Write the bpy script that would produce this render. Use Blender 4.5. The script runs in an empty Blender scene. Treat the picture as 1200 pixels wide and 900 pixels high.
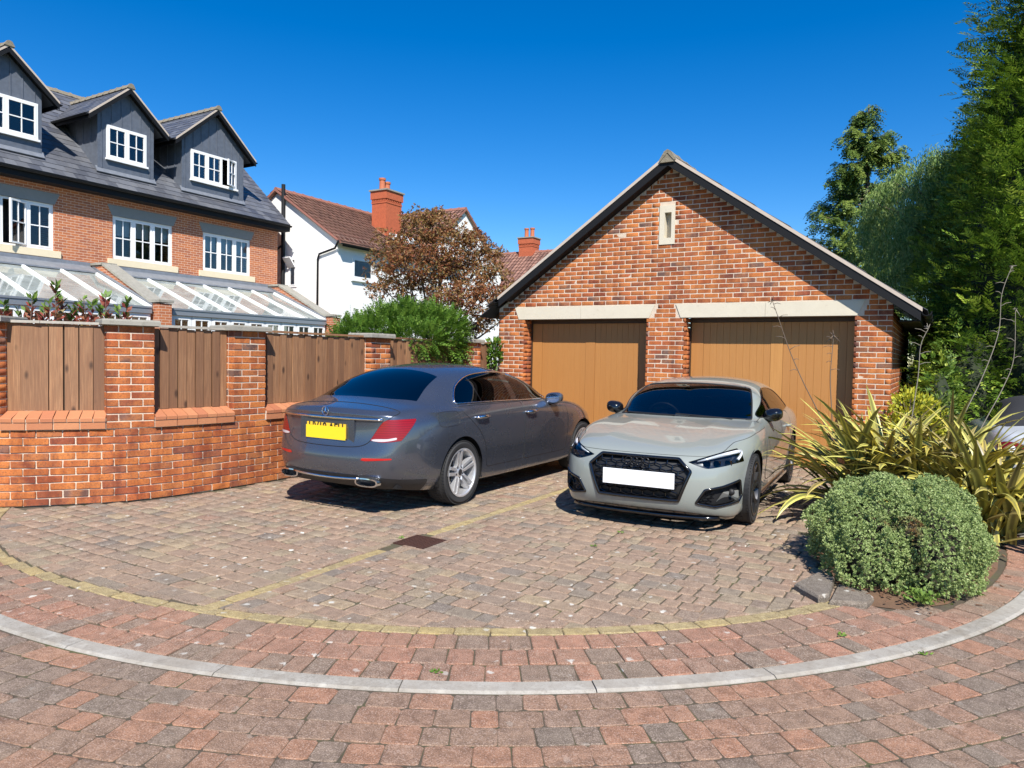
import bpy, bmesh, math, random
import numpy as np
from mathutils import Vector, Matrix
random.seed(7); RNG = np.random.default_rng(11)
PI = math.pi
SC = bpy.context.scene
COL = SC.collection

# ------------------------------------------------------------------ camera
YAW, PITCH, ROLL, EYE = math.radians(30.75), math.radians(2.1), 0.0195, 1.55
fw = Vector((-math.sin(YAW)*math.cos(PITCH), math.cos(YAW)*math.cos(PITCH), -math.sin(PITCH)))
r0 = Vector((math.cos(YAW), math.sin(YAW), 0)); u0 = r0.cross(fw)
rr = r0*math.cos(ROLL) + u0*math.sin(ROLL); uu = -r0*math.sin(ROLL) + u0*math.cos(ROLL)
cam = bpy.data.cameras.new('camera'); camo = bpy.data.objects.new('camera', cam); COL.objects.link(camo)
cam.sensor_width = 36; cam.lens = 840/1200*36; cam.clip_start = 0.05; cam.clip_end = 3000
camo.matrix_world = Matrix(((rr.x, uu.x, -fw.x, 0), (rr.y, uu.y, -fw.y, 0), (rr.z, uu.z, -fw.z, EYE), (0, 0, 0, 1)))
SC.camera = camo
# ------------------------------------------------------------------ sky, sun, exposure
SUN_EL = math.radians(47.5); SUN_AZ = math.atan2(0.66, -0.75)      # azimuth from +Y towards +X
W = bpy.data.worlds.new('World'); SC.world = W; W.use_nodes = True
wt = W.node_tree; bg = wt.nodes['Background']
sky = wt.nodes.new('ShaderNodeTexSky'); sky.sky_type = 'NISHITA'; sky.sun_disc = False
sky.sun_elevation = SUN_EL; sky.sun_rotation = SUN_AZ; sky.air_density = 1.0; sky.dust_density = 0.0; sky.ozone_density = 4.0
sky.altitude = 300
hs = wt.nodes.new('ShaderNodeHueSaturation'); hs.inputs['Saturation'].default_value = 1.42; hs.inputs['Hue'].default_value = 0.507; wt.links.new(sky.outputs[0], hs.inputs['Color'])
wt.links.new(hs.outputs[0], bg.inputs[0]); bg.inputs[1].default_value = 0.097
sl = bpy.data.lights.new('sun', 'SUN'); sl.energy = 5.0; sl.angle = math.radians(0.53); sl.color = (1.0, 0.955, 0.88)
so = bpy.data.objects.new('sun', sl); COL.objects.link(so)
sdir = Vector((math.sin(SUN_AZ)*math.cos(SUN_EL), math.cos(SUN_AZ)*math.cos(SUN_EL), math.sin(SUN_EL)))
so.rotation_euler = sdir.to_track_quat('Z', 'Y').to_euler(); so.location = (6, -7, 12)
vs = SC.view_settings; vs.view_transform = 'Standard'; vs.look = 'None'; vs.exposure = 0.7; vs.gamma = 1.0; vs.use_curve_mapping = False
SC.cycles.max_bounces = 8; SC.cycles.transparent_max_bounces = 24; SC.cycles.glossy_bounces = 4

# ------------------------------------------------------------------ mesh helpers
class MB:
    """collects shapes, then becomes one mesh object"""
    def __init__(s): s.v = []; s.f = []; s.r = []
    def add(s, v, f, rnd=0.0):
        o = len(s.v); s.v += [tuple(map(float, p)) for p in v]; s.f += [tuple(i+o for i in q) for q in f]; s.r += [rnd]*len(v); return s
    def box(s, a, b, rnd=0.0):
        x0, x1 = sorted((a[0], b[0])); y0, y1 = sorted((a[1], b[1])); z0, z1 = sorted((a[2], b[2]))
        return s.add([(x0,y0,z0),(x1,y0,z0),(x1,y1,z0),(x0,y1,z0),(x0,y0,z1),(x1,y0,z1),(x1,y1,z1),(x0,y1,z1)],
                     [(3,2,1,0),(4,5,6,7),(0,1,5,4),(1,2,6,5),(2,3,7,6),(3,0,4,7)], rnd)
    def obox(s, c, ax, ay, az, rnd=0.0):
        c, ax, ay, az = map(np.array, (c, ax, ay, az)); vs_ = [c+i*ax+j*ay+k*az for k in (-1,1) for i, j in ((-1,-1),(1,-1),(1,1),(-1,1))]
        return s.add(vs_, [(3,2,1,0),(4,5,6,7),(0,1,5,4),(1,2,6,5),(2,3,7,6),(3,0,4,7)], rnd)
    def bar(s, p, q, w, h, up=(0,0,1), rnd=0.0):
        p, q = np.array(p, float), np.array(q, float); d = q-p; L = np.linalg.norm(d); d = d/L
        side = np.cross(d, up); side /= np.linalg.norm(side); u = np.cross(side, d)
        return s.obox((p+q)/2, d*L/2, side*w/2, u*h/2, rnd)
    def prism(s, poly, vec, rnd=0.0):
        n = len(poly); p = [np.array(a, float) for a in poly]; v = np.array(vec, float)
        fs = [tuple(range(n-1, -1, -1)), tuple(range(n, 2*n))] + [(i, (i+1) % n, n+(i+1) % n, n+i) for i in range(n)]
        return s.add(p+[a+v for a in p], fs, rnd)
    def tube(s, pts, rad, n=8, closed=False, cap=True, rnd=0.0):
        pts = [np.array(p, float) for p in pts]; m = len(pts); rad = rad if hasattr(rad, '__len__') else [rad]*m
        vv, ff = [], []; prev = None
        for i, p in enumerate(pts):
            d = (pts[(i+1) % m]-pts[i-1]) if closed else (pts[min(i+1, m-1)]-pts[max(i-1, 0)])
            d = d/(np.linalg.norm(d)+1e-12)
            ref = prev if prev is not None else (np.array([0,0,1.]) if abs(d[2]) < .9 else np.array([1.,0,0]))
            a = ref-d*(ref@d); a /= (np.linalg.norm(a)+1e-12); b = np.cross(d, a); prev = a
            vv += [p+rad[i]*(a*math.cos(2*PI*k/n)+b*math.sin(2*PI*k/n)) for k in range(n)]
        for i in range(m if closed else m-1):
            j = (i+1) % m
            ff += [(i*n+k, i*n+(k+1) % n, j*n+(k+1) % n, j*n+k) for k in range(n)]
        if cap and not closed: ff += [tuple(range(n-1, -1, -1)), tuple((m-1)*n+k for k in range(n))]
        return s.add(vv, ff, rnd)
    def lathe(s, prof, c=(0,0,0), axis='z', n=24, rnd=0.0, arc=(0, 2*PI)):
        full = abs(arc[1]-arc[0]-2*PI) < 1e-6; vv, ff = [], []; m = len(prof); K = n if full else n+1
        for k in range(K):
            a = arc[0]+(arc[1]-arc[0])*k/n; ca, sa = math.cos(a), math.sin(a)
            for r, h in prof:
                p = {'z': (r*ca, r*sa, h), 'y': (r*ca, h, r*sa), 'x': (h, r*ca, r*sa)}[axis]
                vv.append((p[0]+c[0], p[1]+c[1], p[2]+c[2]))
        for k in range(n):
            k2 = (k+1) % K
            ff += [(k*m+i, k2*m+i, k2*m+i+1, k*m+i+1) for i in range(m-1)]
        return s.add(vv, ff, rnd)
    def build(s, name, mat=None, parent=None, smooth=False, sharp=None):
        me = bpy.data.meshes.new(name); me.from_pydata(s.v, [], s.f)
        if any(s.r):
            at = me.attributes.new('rnd', 'FLOAT', 'POINT'); at.data.foreach_set('value', np.array(s.r, np.float32))
        me.validate(); bm = bmesh.new(); bm.from_mesh(me)
        bmesh.ops.recalc_face_normals(bm, faces=bm.faces); bm.to_mesh(me); bm.free()
        return link(name, me, mat, parent, smooth, sharp)

def link(name, me, mat=None, parent=None, smooth=False, sharp=None):
    if mat is not None and not me.materials: me.materials.append(mat)
    if smooth:
        me.polygons.foreach_set('use_smooth', [True]*len(me.polygons))
        if sharp: me.set_sharp_from_angle(angle=math.radians(sharp))
    o = bpy.data.objects.new(name, me); COL.objects.link(o)
    if parent is not None:
        o.parent = parent
    return o

def np_mesh(name, V, F, mat=None, parent=None, rnd=None, smooth=False, extra=None):
    """fast mesh from numpy arrays; F is (n,3) or (n,4)"""
    me = bpy.data.meshes.new(name); n, k = F.shape
    me.vertices.add(len(V)); me.vertices.foreach_set('co', np.ascontiguousarray(V, np.float32).ravel())
    me.loops.add(n*k); me.loops.foreach_set('vertex_index', np.ascontiguousarray(F, np.int32).ravel())
    me.polygons.add(n); me.polygons.foreach_set('loop_start', np.arange(0, n*k, k, dtype=np.int32))
    if smooth: me.polygons.foreach_set('use_smooth', np.ones(n, bool))
    if rnd is not None:
        at = me.attributes.new('rnd', 'FLOAT', 'POINT'); at.data.foreach_set('value', np.ascontiguousarray(rnd, np.float32))
    for nm, arr in (extra or {}).items():
        at = me.attributes.new(nm, 'FLOAT', 'POINT'); at.data.foreach_set('value', np.ascontiguousarray(arr, np.float32))
    me.update(calc_edges=True); me.validate()
    return link(name, me, mat, parent)

def root(name, label, cat, loc=(0,0,0), rz=0.0, group=None):
    o = bpy.data.objects.new(name, None); COL.objects.link(o); o.location = loc; o.rotation_euler = (0,0,rz)
    return tag(o, label, cat, group)
def tag(o, label=None, cat=None, group=None, kind=None):
    if label: o['label'] = label
    if cat: o['category'] = cat
    if group: o['group'] = group
    if kind: o['kind'] = kind
    return o

# ------------------------------------------------------------------ material helpers
class NT:
    def __init__(s, name):
        s.m = bpy.data.materials.new(name); s.m.use_nodes = True; s.t = s.m.node_tree; s.b = s.t.nodes['Principled BSDF']; s.out = s.t.nodes['Material Output']
    def n(s, typ, _out=0, _props=None, **inp):
        nd = s.t.nodes.new('ShaderNode'+typ)
        for k, v in (_props or {}).items(): setattr(nd, k, v)
        for k, v in inp.items():
            key = int(k[1:]) if k[0] == 'i' and k[1:].isdigit() else k.replace('_', ' ')
            s.set(nd.inputs[key], v)
        return nd.outputs[_out]
    def set(s, sock, v):
        if isinstance(v, bpy.types.NodeSocket): s.t.links.new(v, sock)
        else:
            if hasattr(v, '__len__') and len(v) == 3 and sock.type == 'RGBA': v = (*v, 1)
            sock.default_value = v
    def p(s, **kw):
        for k, v in kw.items(): s.set(s.b.inputs[k.replace('_', ' ')], v)
        return s
    def coord(s, which='Object'):
        nd = s.t.nodes.new('ShaderNodeTexCoord'); return nd.outputs[which]
    def geo(s, which='Position'): return s.t.nodes.new('ShaderNodeNewGeometry').outputs[which]
    def noise(s, scale=5, detail=4, rough=0.55, vec=None, dist=0.0, out=0):
        kw = dict(Scale=scale, Detail=detail, Roughness=rough, Distortion=dist)
        if vec is not None: kw['Vector'] = vec
        return s.n('TexNoise', out, None, **kw)
    def scalev(s, vec, sc): return s.n('Mapping', 0, None, Vector=vec, Scale=sc)
    def math(s, op, a, b=None, clamp=False):
        nd = s.t.nodes.new('ShaderNodeMath'); nd.operation = op; nd.use_clamp = clamp; s.set(nd.inputs[0], a)
        if b is not None: s.set(nd.inputs[1], b)
        return nd.outputs[0]
    def mix(s, fac, a, b, mode='MIX'):
        nd = s.t.nodes.new('ShaderNodeMix'); nd.data_type = 'RGBA'; nd.blend_type = mode
        s.set(nd.inputs[0], fac); s.set(nd.inputs[6], a); s.set(nd.inputs[7], b); return nd.outputs[2]
    def ramp(s, fac, stops, interp='LINEAR'):
        nd = s.t.nodes.new('ShaderNodeValToRGB'); cr = nd.color_ramp; cr.interpolation = interp
        while len(cr.elements) < len(stops): cr.elements.new(1.0)
        while len(cr.elements) > len(stops): cr.elements.remove(cr.elements[-1])
        for e, (pos, c) in zip(cr.elements, stops):
            e.position = pos; e.color = (*c, 1) if hasattr(c, '__len__') else (c, c, c, 1)
        s.set(nd.inputs[0], fac); return nd.outputs[0]
    def rnd(s):
        a = s.t.nodes.new('ShaderNodeAttribute'); a.attribute_name = 'rnd'
        o = s.t.nodes.new('ShaderNodeObjectInfo')
        return s.math('FRACT', s.math('ADD', a.outputs['Fac'], o.outputs['Random']))
    def bump(s, h, strength=0.3, dist=0.01):
        s.set(s.b.inputs['Normal'], s.n('Bump', 0, None, Height=h, Strength=strength, Distance=dist)); return s

MATS = {}
def simple(name, col, rough=0.5, metal=0.0, coat=0.0, var=0.0, vscale=8.0, bump=0.0, bscale=60.0, spec=0.5):
    if name in MATS: return MATS[name]
    t = NT(name); c = col
    if var:
        nz = t.noise(vscale, 5, 0.6, t.geo())
        c = t.mix(nz, tuple(x*(1-var) for x in col), tuple(min(1, x*(1+var)) for x in col))
    t.p(Base_Color=c, Roughness=rough, Metallic=metal, Coat_Weight=coat, Coat_Roughness=0.03)
    t.b.inputs['Specular IOR Level'].default_value = spec
    if bump: t.bump(t.noise(bscale, 4, 0.6, t.geo()), bump, 0.01)
    MATS[name] = t.m; return t.m

def glass(name, tint, refl=1.45, rough=0.0):
    if name in MATS: return MATS[name]
    t = NT(name); t.t.nodes.remove(t.b)
    fr = t.n('Fresnel', 0, None, IOR=refl)
    tr = t.n('BsdfTransparent', 0, None, Color=tint); gl = t.n('BsdfGlossy', 0, None, Color=(1,1,1), Roughness=rough)
    t.t.links.new(t.n('MixShader', 0, None, i0=fr, i1=tr, i2=gl), t.out.inputs[0])
    MATS[name] = t.m; return t.m

def inpoly(P, poly):
    poly = np.asarray(poly, float); x, y = P[:, 0], P[:, 1]; r = np.zeros(len(P), bool); j = len(poly)-1
    for i in range(len(poly)):
        xi, yi = poly[i]; xj, yj = poly[j]
        c = ((yi > y) != (yj > y)) & (x < (xj-xi)*(y-yi)/(yj-yi+1e-15)+xi); r ^= c; j = i
    return r

# ------------------------------------------------------------------ stone, brick and paving materials
def paver_mat(name, stops, fleck=(.62, .55, .47), spots=0.0, dirt=.22):
    t = NT(name); r = t.rnd(); pos = t.geo(); c = t.ramp(r, stops, 'LINEAR')
    n1 = t.noise(14, 5, .75, pos); c = t.mix(t.ramp(n1, [(.38, .75), (.60, 0)]), c, t.mix(1.0, c, (.50, .47, .46), 'MULTIPLY'))
    n2 = t.noise(170, 3, .75, pos); c = t.mix(t.ramp(n2, [(.54, 0), (.66, .62)]), c, fleck)          # exposed aggregate
    c = t.mix(t.ramp(n2, [(.34, .75), (.46, 0)]), c, (.045, .04, .036))
    big = t.noise(.55, 4, .6, pos); c = t.mix(t.ramp(big, [(.35, .0), (.75, dirt)]), c, (.36, .28, .18))   # sandy dirt
    if spots:
        dv = t.n('TexVoronoi', 0, {'feature': 'F1'}, Vector=t.n('VectorMath', 0, {'operation': 'ADD'}, i0=pos, i1=t.n('VectorMath', 0, {'operation': 'SCALE'}, i0=t.noise(30, 3, .6, pos, out=1), Scale=.06)), Scale=7.5, Randomness=1.0)
        zone = t.ramp(t.noise(.9, 3, .5, pos), [(.36, 0), (.56, 1)])
        sp = t.math('MULTIPLY', t.ramp(t.math('SUBTRACT', dv, t.math('MULTIPLY', t.noise(5, 2, .5, pos), .16)), [(.03, 1), (.07, 0)]), t.math('MULTIPLY', zone, spots))
        c = t.mix(sp, c, (.56, .54, .48))                                                            # pale lichen
    t.p(Base_Color=c, Roughness=.88); t.b.inputs['Specular IOR Level'].default_value = .25
    t.bump(t.math('ADD', n2, t.math('MULTIPLY', n1, 1.2)), .7, .008); MATS[name] = t.m; return t.m
GREYS = [(0, (.29, .19, .135)), (.2, (.34, .225, .155)), (.4, (.25, .185, .14)), (.6, (.36, .24, .165)), (.72, (.31, .24, .155)), (.84, (.20, .165, .14)), (.93, (.38, .285, .175)), (1, (.29, .17, .12))]
REDS = [(0, (.33, .168, .11)), (.3, (.38, .182, .115)), (.45, (.25, .17, .122)), (.6, (.30, .175, .118)), (.75, (.23, .17, .128)), (.88, (.41, .198, .125)), (1, (.32, .165, .108))]
ROAD = [(0, (.265, .175, .122)), (.22, (.295, .188, .128)), (.38, (.375, .19, .115)), (.5, (.32, .182, .118)), (.62, (.25, .182, .135)), (.8, (.22, .172, .132)), (.9, (.40, .212, .13)), (1, (.275, .178, .122))]
paver_mat('paver_field', GREYS, spots=.95); paver_mat('paver_red', REDS, spots=.75); paver_mat('paver_road', ROAD, fleck=(.55, .44, .38), spots=.15, dirt=.12)
paver_mat('paver_yellow', [(0, (.43, .32, .13)), (.5, (.40, .31, .145)), (1, (.34, .265, .125))], fleck=(.7, .62, .45), spots=.7)
def sand_mat(name, a, b, moss=(.09, .10, .03)):
    t = NT(name); pos = t.geo(); c = t.mix(t.noise(9, 6, .7, pos), a, b); c = t.mix(t.ramp(t.noise(2.2, 5, .7, pos), [(.48, 0), (.68, .75)]), c, moss)
    t.p(Base_Color=c, Roughness=1.0); t.bump(t.noise(120, 5, .8, pos), .8, .01); MATS[name] = t.m; return t.m
sand_mat('joint_sand', (.055, .043, .028), (.13, .10, .068)); sand_mat('soil', (.10, .055, .03), (.20, .115, .065), (.16, .075, .035)); sand_mat('lawn', (.05, .09, .02), (.10, .13, .04))
t = NT('kerb_stone'); pos = t.geo(); c = t.mix(t.noise(7, 5, .7, pos), (.27, .25, .215), (.40, .375, .325)); c = t.mix(t.ramp(t.noise(150, 3, .75, pos), [(.52, 0), (.66, .65)]), c, (.13, .12, .105)); c = t.mix(t.ramp(t.noise(2.6, 6, .75, pos), [(.42, 0), (.66, .75)]), c, (.19, .155, .11)); c = t.mix(t.ramp(t.noise(16, 6, .8, pos), [(.50, 0), (.66, .6)]), c, (.12, .10, .075)); c = t.mix(t.ramp(t.noise(9, 4, .6, pos), [(.58, 0), (.70, .5)]), c, (.50, .47, .40))
t.p(Base_Color=t.mix(t.math('MULTIPLY', t.rnd(), .35), c, (.42, .38, .33)), Roughness=.9); t.bump(t.noise(140, 4, .7, pos), .4, .005); MATS['kerb_stone'] = t.m

# ------------------------------------------------------------------ many small pieces: the nearest become objects, the rest one mesh
def cam_uv(p):
    d = Vector(p)-Vector((0, 0, EYE)); z = d.dot(fw)
    return (600+840*d.dot(rr)/z, 450-840*d.dot(uu)/z, z) if z > .15 else (-9e3, -9e3, z)
def seen(p, m=0): u, v, z = cam_uv(p); return z > .15 and -m < u < 1200+m and -m < v < 900+m
def chamf_box(L, W, H, c, jit=0.0, rg=None):
    """block centred in x,y, top at z=0, chamfered top edge"""
    a, b = L/2, W/2; j = (lambda: rg.uniform(-jit, jit)) if jit else (lambda: 0)
    base = [(-a, -b), (a, -b), (a, b), (-a, b)]; q = [(x+j(), y+j()) for x, y in base]
    v = [(x, y, -H) for x, y in q]+[(x, y, -c) for x, y in q]+[(x*(1-2*c/L), y*(1-2*c/W), j()*.5) for x, y in q]
    f = [(8, 9, 10, 11)]+[(4+i, 4+(i+1) % 4, 8+(i+1) % 4, 8+i) for i in range(4)]+[(i, (i+1) % 4, 4+(i+1) % 4, 4+i) for i in range(4)]
    return np.array(v, float), f
def sett(L, W, H, c, rg, cut=.012, jit=.0035):
    """worn paving block: rounded corners, uneven edge, soft arris"""
    a, b = L/2, W/2; q = []
    for x, y in ((-a, -b), (a, -b), (a, b), (-a, b)):
        k1, k2 = cut*rg.uniform(.5, 1.5), cut*rg.uniform(.5, 1.5); sx, sy = np.sign(x), np.sign(y); p1, p2 = (x, y-sy*k1), (x-sx*k2, y)
        q += [p1, p2] if (sx*sy > 0) == False else [p2, p1]
    q = [(x+rg.uniform(-jit, jit), y+rg.uniform(-jit, jit)) for x, y in q]; q = sorted(q, key=lambda p: math.atan2(p[1]/b, p[0]/a)); n = len(q)
    v = [(x, y, -H) for x, y in q]+[(x, y, -c) for x, y in q]+[(x*(1-2*c/L), y*(1-2*c/W), -.0012+rg.uniform(-.001, .001)) for x, y in q]+[(0, 0, .0012)]
    f = [(2*n+i, 2*n+(i+1) % n, 3*n, 3*n) for i in range(n)]
    f = [(i, (i+1) % n, n+(i+1) % n, n+i) for i in range(n)]+[(n+i, n+(i+1) % n, 2*n+(i+1) % n, 2*n+i) for i in range(n)]+[(2*n, 2*n+1, 2*n+2, 2*n+3), (2*n, 2*n+3, 2*n+4, 2*n+7), (2*n+4, 2*n+5, 2*n+6, 2*n+7)]
    return np.array(v[:3*n], float), f
class Pieces:
    def __init__(s): s.lib = {}; s.items = []
    def shape(s, key, v, f): s.lib[key] = (v, f)
    def put(s, key, loc, R, single=True): s.items.append((key, np.array(loc, float), R, single))
    def finish(s, name, mat, parent, n=300, rest='rest', vis=None):
        vis = vis or (lambda p: seen(p, -4)); mesh = {}
        order = sorted(range(len(s.items)), key=lambda i: (0 if s.items[i][3] and vis(s.items[i][1]) else 1e6)+np.linalg.norm(s.items[i][1]-np.array((0, 0, EYE))))
        ind = [i for i in order[:n] if s.items[i][3] and vis(s.items[i][1])]; inds = set(ind); pl = np.array(parent.location)
        for i in ind:
            k, loc, R, _ = s.items[i]
            if k not in mesh:
                v, f = s.lib[k]; me = bpy.data.meshes.new(name); me.from_pydata([tuple(q) for q in v], [], f); me.materials.append(mat); mesh[k] = me
            o = bpy.data.objects.new(name, mesh[k]); COL.objects.link(o); o.parent = parent
            M = Matrix(R.tolist()).to_4x4(); M.translation = Vector(loc-pl); o.matrix_local = M
        V, F, RN = [], [], []; off = 0
        for i in range(len(s.items)):
            if i in inds: continue
            k, loc, R, _ = s.items[i]; v, f = s.lib[k]; V.append(v@R.T+loc-pl); F.append(np.array(f)+off); off += len(v); RN.append(np.full(len(v), RNG.random()*.98+.01))
        if V:
            o = np_mesh(rest, np.vstack(V), np.vstack(F), mat, parent, rnd=np.concatenate(RN)); tag(o, kind='stuff')
def Rz(a): c, s_ = math.cos(a), math.sin(a); return np.array([[c, -s_, 0], [s_, c, 0], [0, 0, 1.]])
def tilt(rg, a=.0035): x, y = rg.normal(0, a, 2); return np.array([[1, 0, y], [0, 1, -x], [-y, x, 1.]])
# ------------------------------------------------------------------ boundary wall line (front face at ground)
WALL = np.array([(-9.9, 2.3), (-8.7, 2.82), (-7.79, 3.41), (-7.42, 3.81), (-7.10, 4.28), (-6.95, 4.95), (-6.905, 5.84), (-6.93, 7.0), (-6.98, 8.5), (-7.03, 10), (-7.06, 11.33)])
def catmull(pts, n=40):
    out = []
    for i in range(len(pts)-1):
        p0, p1, p2, p3 = pts[max(i-1, 0)], pts[i], pts[i+1], pts[min(i+2, len(pts)-1)]
        for k in range(n): u = k/n; out.append(.5*((2*p1)+(p2-p0)*u+(2*p0-5*p1+4*p2-p3)*u*u+(3*p1-p0-3*p2+p3)*u**3))
    return np.array(out+[pts[-1]])
WC = catmull(WALL); WS = np.r_[0, np.cumsum(np.linalg.norm(np.diff(WC, axis=0), axis=1))]
def wall_at(s_):
    p = np.array((np.interp(s_, WS, WC[:, 0]), np.interp(s_, WS, WC[:, 1]))); q = np.array((np.interp(s_+.02, WS, WC[:, 0]), np.interp(s_+.02, WS, WC[:, 1]))); q0 = np.array((np.interp(s_-.02, WS, WC[:, 0]), np.interp(s_-.02, WS, WC[:, 1])))
    d = q-q0; d /= np.linalg.norm(d); return p, d, np.array((d[1], -d[0]))      # point, tangent, outward normal (towards the court)
# ------------------------------------------------------------------ ground sheets
KC = np.array((-4.65, 7.41)); KR0, KR1 = 5.37, 5.495
def yr(th):   # radius of the yellow arc's centre line
    return float(np.interp(th, [math.radians(a) for a in (-180, -107, -93, -80, -60, -30, 0, 60)], [5.2, 4.98, 4.84, 4.76, 4.74, 4.76, 4.78, 4.8]))
g = MB(); N = 96
g.add([(0, 0, -.09)]+[(900*math.cos(2*PI*k/N), 900*math.sin(2*PI*k/N), -.09) for k in range(N)], [(0, 1+k, 1+(k+1) % N) for k in range(N)])
gr = tag(g.build('ground', MATS['lawn']), 'grassy ground running out behind the buildings', 'ground', kind='structure')
road = MB(); ring = [(KC[0]+r_*math.cos(a), KC[1]+r_*math.sin(a), -.0065) for r_ in (5.42, 14.0) for a in np.linspace(0, 2*PI, N, endpoint=False)]
road.add(ring, [(k, (k+1) % N, N+(k+1) % N, N+k) for k in range(N)])
road = tag(road.build('road', MATS['joint_sand']), 'block paved road of red and brown setts curving round the forecourt', 'road', kind='structure')
fc = MB(); fc.add([(KC[0], KC[1], -.009)]+[(KC[0]+5.42*math.cos(a), KC[1]+5.42*math.sin(a), -.009) for a in np.linspace(0, 2*PI, N, endpoint=False)], [(0, 1+k, 1+(k+1) % N) for k in range(N)])
fc.box((-7.2, 9, -.05), (-.3, 11.4, -.0085))
fore = tag(fc.build('forecourt', MATS['joint_sand']), 'block paved parking forecourt with buff bay lines', 'forecourt', kind='structure')
BED = [(-.62, 5.60), (-.50, 5.28), (-.34, 5.12), (-.13, 5.16), (.10, 5.45), (.30, 5.95), (.44, 6.6), (.50, 7.4), (.44, 9.0), (.2, 11.0), (-.4, 11.3), (-.55, 10.4), (-1.0, 9.6), (-1.12, 8.6), (-1.05, 7.4), (-.85, 6.4)]
# ------------------------------------------------------------------ pavers
rg = np.random.default_rng(5)
MH = (-3.83, -3.515, 4.56, 4.885)      # drain cover
fp = Pieces()
for L in (.11, .15, .21):
    for q in range(5): fp.shape(('f', L, q), *sett(L-.010, .138, .05, .008, rg))
WP = WC[::6]
def left_of_wall(x, y):      # behind the boundary wall?
    i = ((WP-np.array((x, y)))**2).sum(1).argmin(); p, d, n = WP[i], None, None
    _, d, n = wall_at(WS[::6][i]); return (np.array((x, y))-p)@n < .03
def clip(poly, n, d):      # keep the side where n.p <= d
    out = []
    for i in range(len(poly)):
        a, b = poly[i], poly[(i+1) % len(poly)]; fa, fb = n[0]*a[0]+n[1]*a[1]-d, n[0]*b[0]+n[1]*b[1]-d
        if fa <= 0: out.append(a)
        if fa*fb < 0: u = fa/(fa-fb); out.append((a[0]+(b[0]-a[0])*u, a[1]+(b[1]-a[1])*u))
    return out
def area(p): return abs(sum(p[i][0]*p[(i+1) % len(p)][1]-p[(i+1) % len(p)][0]*p[i][1] for i in range(len(p))))/2 if len(p) > 2 else 0
CUT = MB()
def cut_piece(poly):
    if area(poly) < .0016: return
    p = np.array(poly); c = p.mean(0); k = len(p); z = rg.normal(0, .0018); q = c+(p-c)*.93
    CUT.add([(*a, -.05) for a in p]+[(*a, z-.006) for a in p]+[(*a, z) for a in q], [(i, (i+1) % k, k+(i+1) % k, k+i) for i in range(k)]+[(k+i, k+(i+1) % k, 2*k+(i+1) % k, 2*k+i) for i in range(k)]+[tuple(range(2*k, 3*k))], .01+.98*rg.random())
y = 2.3
while y < 11.36:
    x = -9.6+rg.uniform(0, .2)
    while x < .6:
        L = rg.choice((.11, .15, .21), p=(.25, .35, .40)); cx, cy = x+L/2, y+.074; x += L
        if not seen((cx, cy, 0), 250): continue
        a, b = L/2-.003, .071; polys = [[(cx-a, cy-b), (cx+a, cy-b), (cx+a, cy+b), (cx-a, cy+b)]]; whole = True
        if cy > 11.30 or (cx < -6.5 and left_of_wall(cx, cy)): continue
        if inpoly(np.array([(cx, cy)]), BED)[0]: continue
        if cy < 7.4 or cx > -1.0:
            th = math.atan2(cy-KC[1], cx-KC[0]); d = np.hypot(cx-KC[0], cy-KC[1]); R_ = yr(th)-.058
            if d > R_+.16: continue
            if d > R_-.15: n = (math.cos(th), math.sin(th)); polys = [clip(q, n, n[0]*KC[0]+n[1]*KC[1]+R_) for q in polys]; whole = False
        if abs(cx+3.76) < L/2+.056 and cy > 2.7:
            polys = [clip(q, (1, 0), -3.76-.055) for q in polys]+[clip(q, (-1, 0), 3.76-.055) for q in polys]; whole = False
        if MH[0]-L/2 < cx < MH[1]+L/2 and MH[2]-.08 < cy < MH[3]+.08:
            polys = [w for q in polys if len(q) > 2 for w in (clip(q, (1, 0), MH[0]-.006), clip(q, (-1, 0), -MH[1]-.006), clip(clip(clip(q, (0, 1), MH[2]-.006), (-1, 0), -MH[0]), (1, 0), MH[1]), clip(clip(clip(q, (0, -1), -MH[3]-.006), (-1, 0), -MH[0]), (1, 0), MH[1]))]; whole = False
        if whole: fp.put(('f', L, int(rg.integers(5))), (cx, cy, rg.normal(0, .0018)), tilt(rg)@Rz(rg.choice((0, PI))+rg.normal(0, .006)))
        else:
            for q in polys:
                if len(q) > 2: cut_piece(q)
    y += .148
tag(CUT.build('cut_pavers', MATS['paver_field'], fore), kind='stuff')
fp.finish('paver', MATS['paver_field'], fore, 300, 'far_pavers')
rp = Pieces()
for L in (.115, .14, .175):
    for q in range(5): rp.shape(('r', L, q), *sett(L-.007, .178, .05, .006, rg))
for k in range(3):                      # three red courses inside the kerb
    th = -PI*.93
    while th < PI*.30:
        r1 = KR0; r0_ = yr(th)+.052; wd = (r1-r0_)/3; rm = r0_+wd*(k+.5); L = rg.choice((.115, .14, .175), p=(.3, .45, .25)); tc = th+L/2/rm; th += L/rm
        x, y = KC[0]+rm*math.cos(tc), KC[1]+rm*math.sin(tc)
        if not seen((x, y, 0), 250): continue
        if inpoly(np.array([(x, y)]), BED)[0]: continue
        S = np.diag((1, (wd-.006)/.178, 1)); rp.put(('r', L, int(rg.integers(5))), (x, y, rg.normal(0, .0018)), tilt(rg)@Rz(tc+PI/2+rg.normal(0, .008))@S)
rp.finish('border_paver', MATS['paver_red'], fore, 300, 'far_border_pavers')
yp = Pieces(); yp.shape('y', *sett(.202, .097, .05, .005, rg, .008)); yp.shape('y2', *sett(.2, .098, .05, .006, rg, .009))
th = -PI*.93
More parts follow.
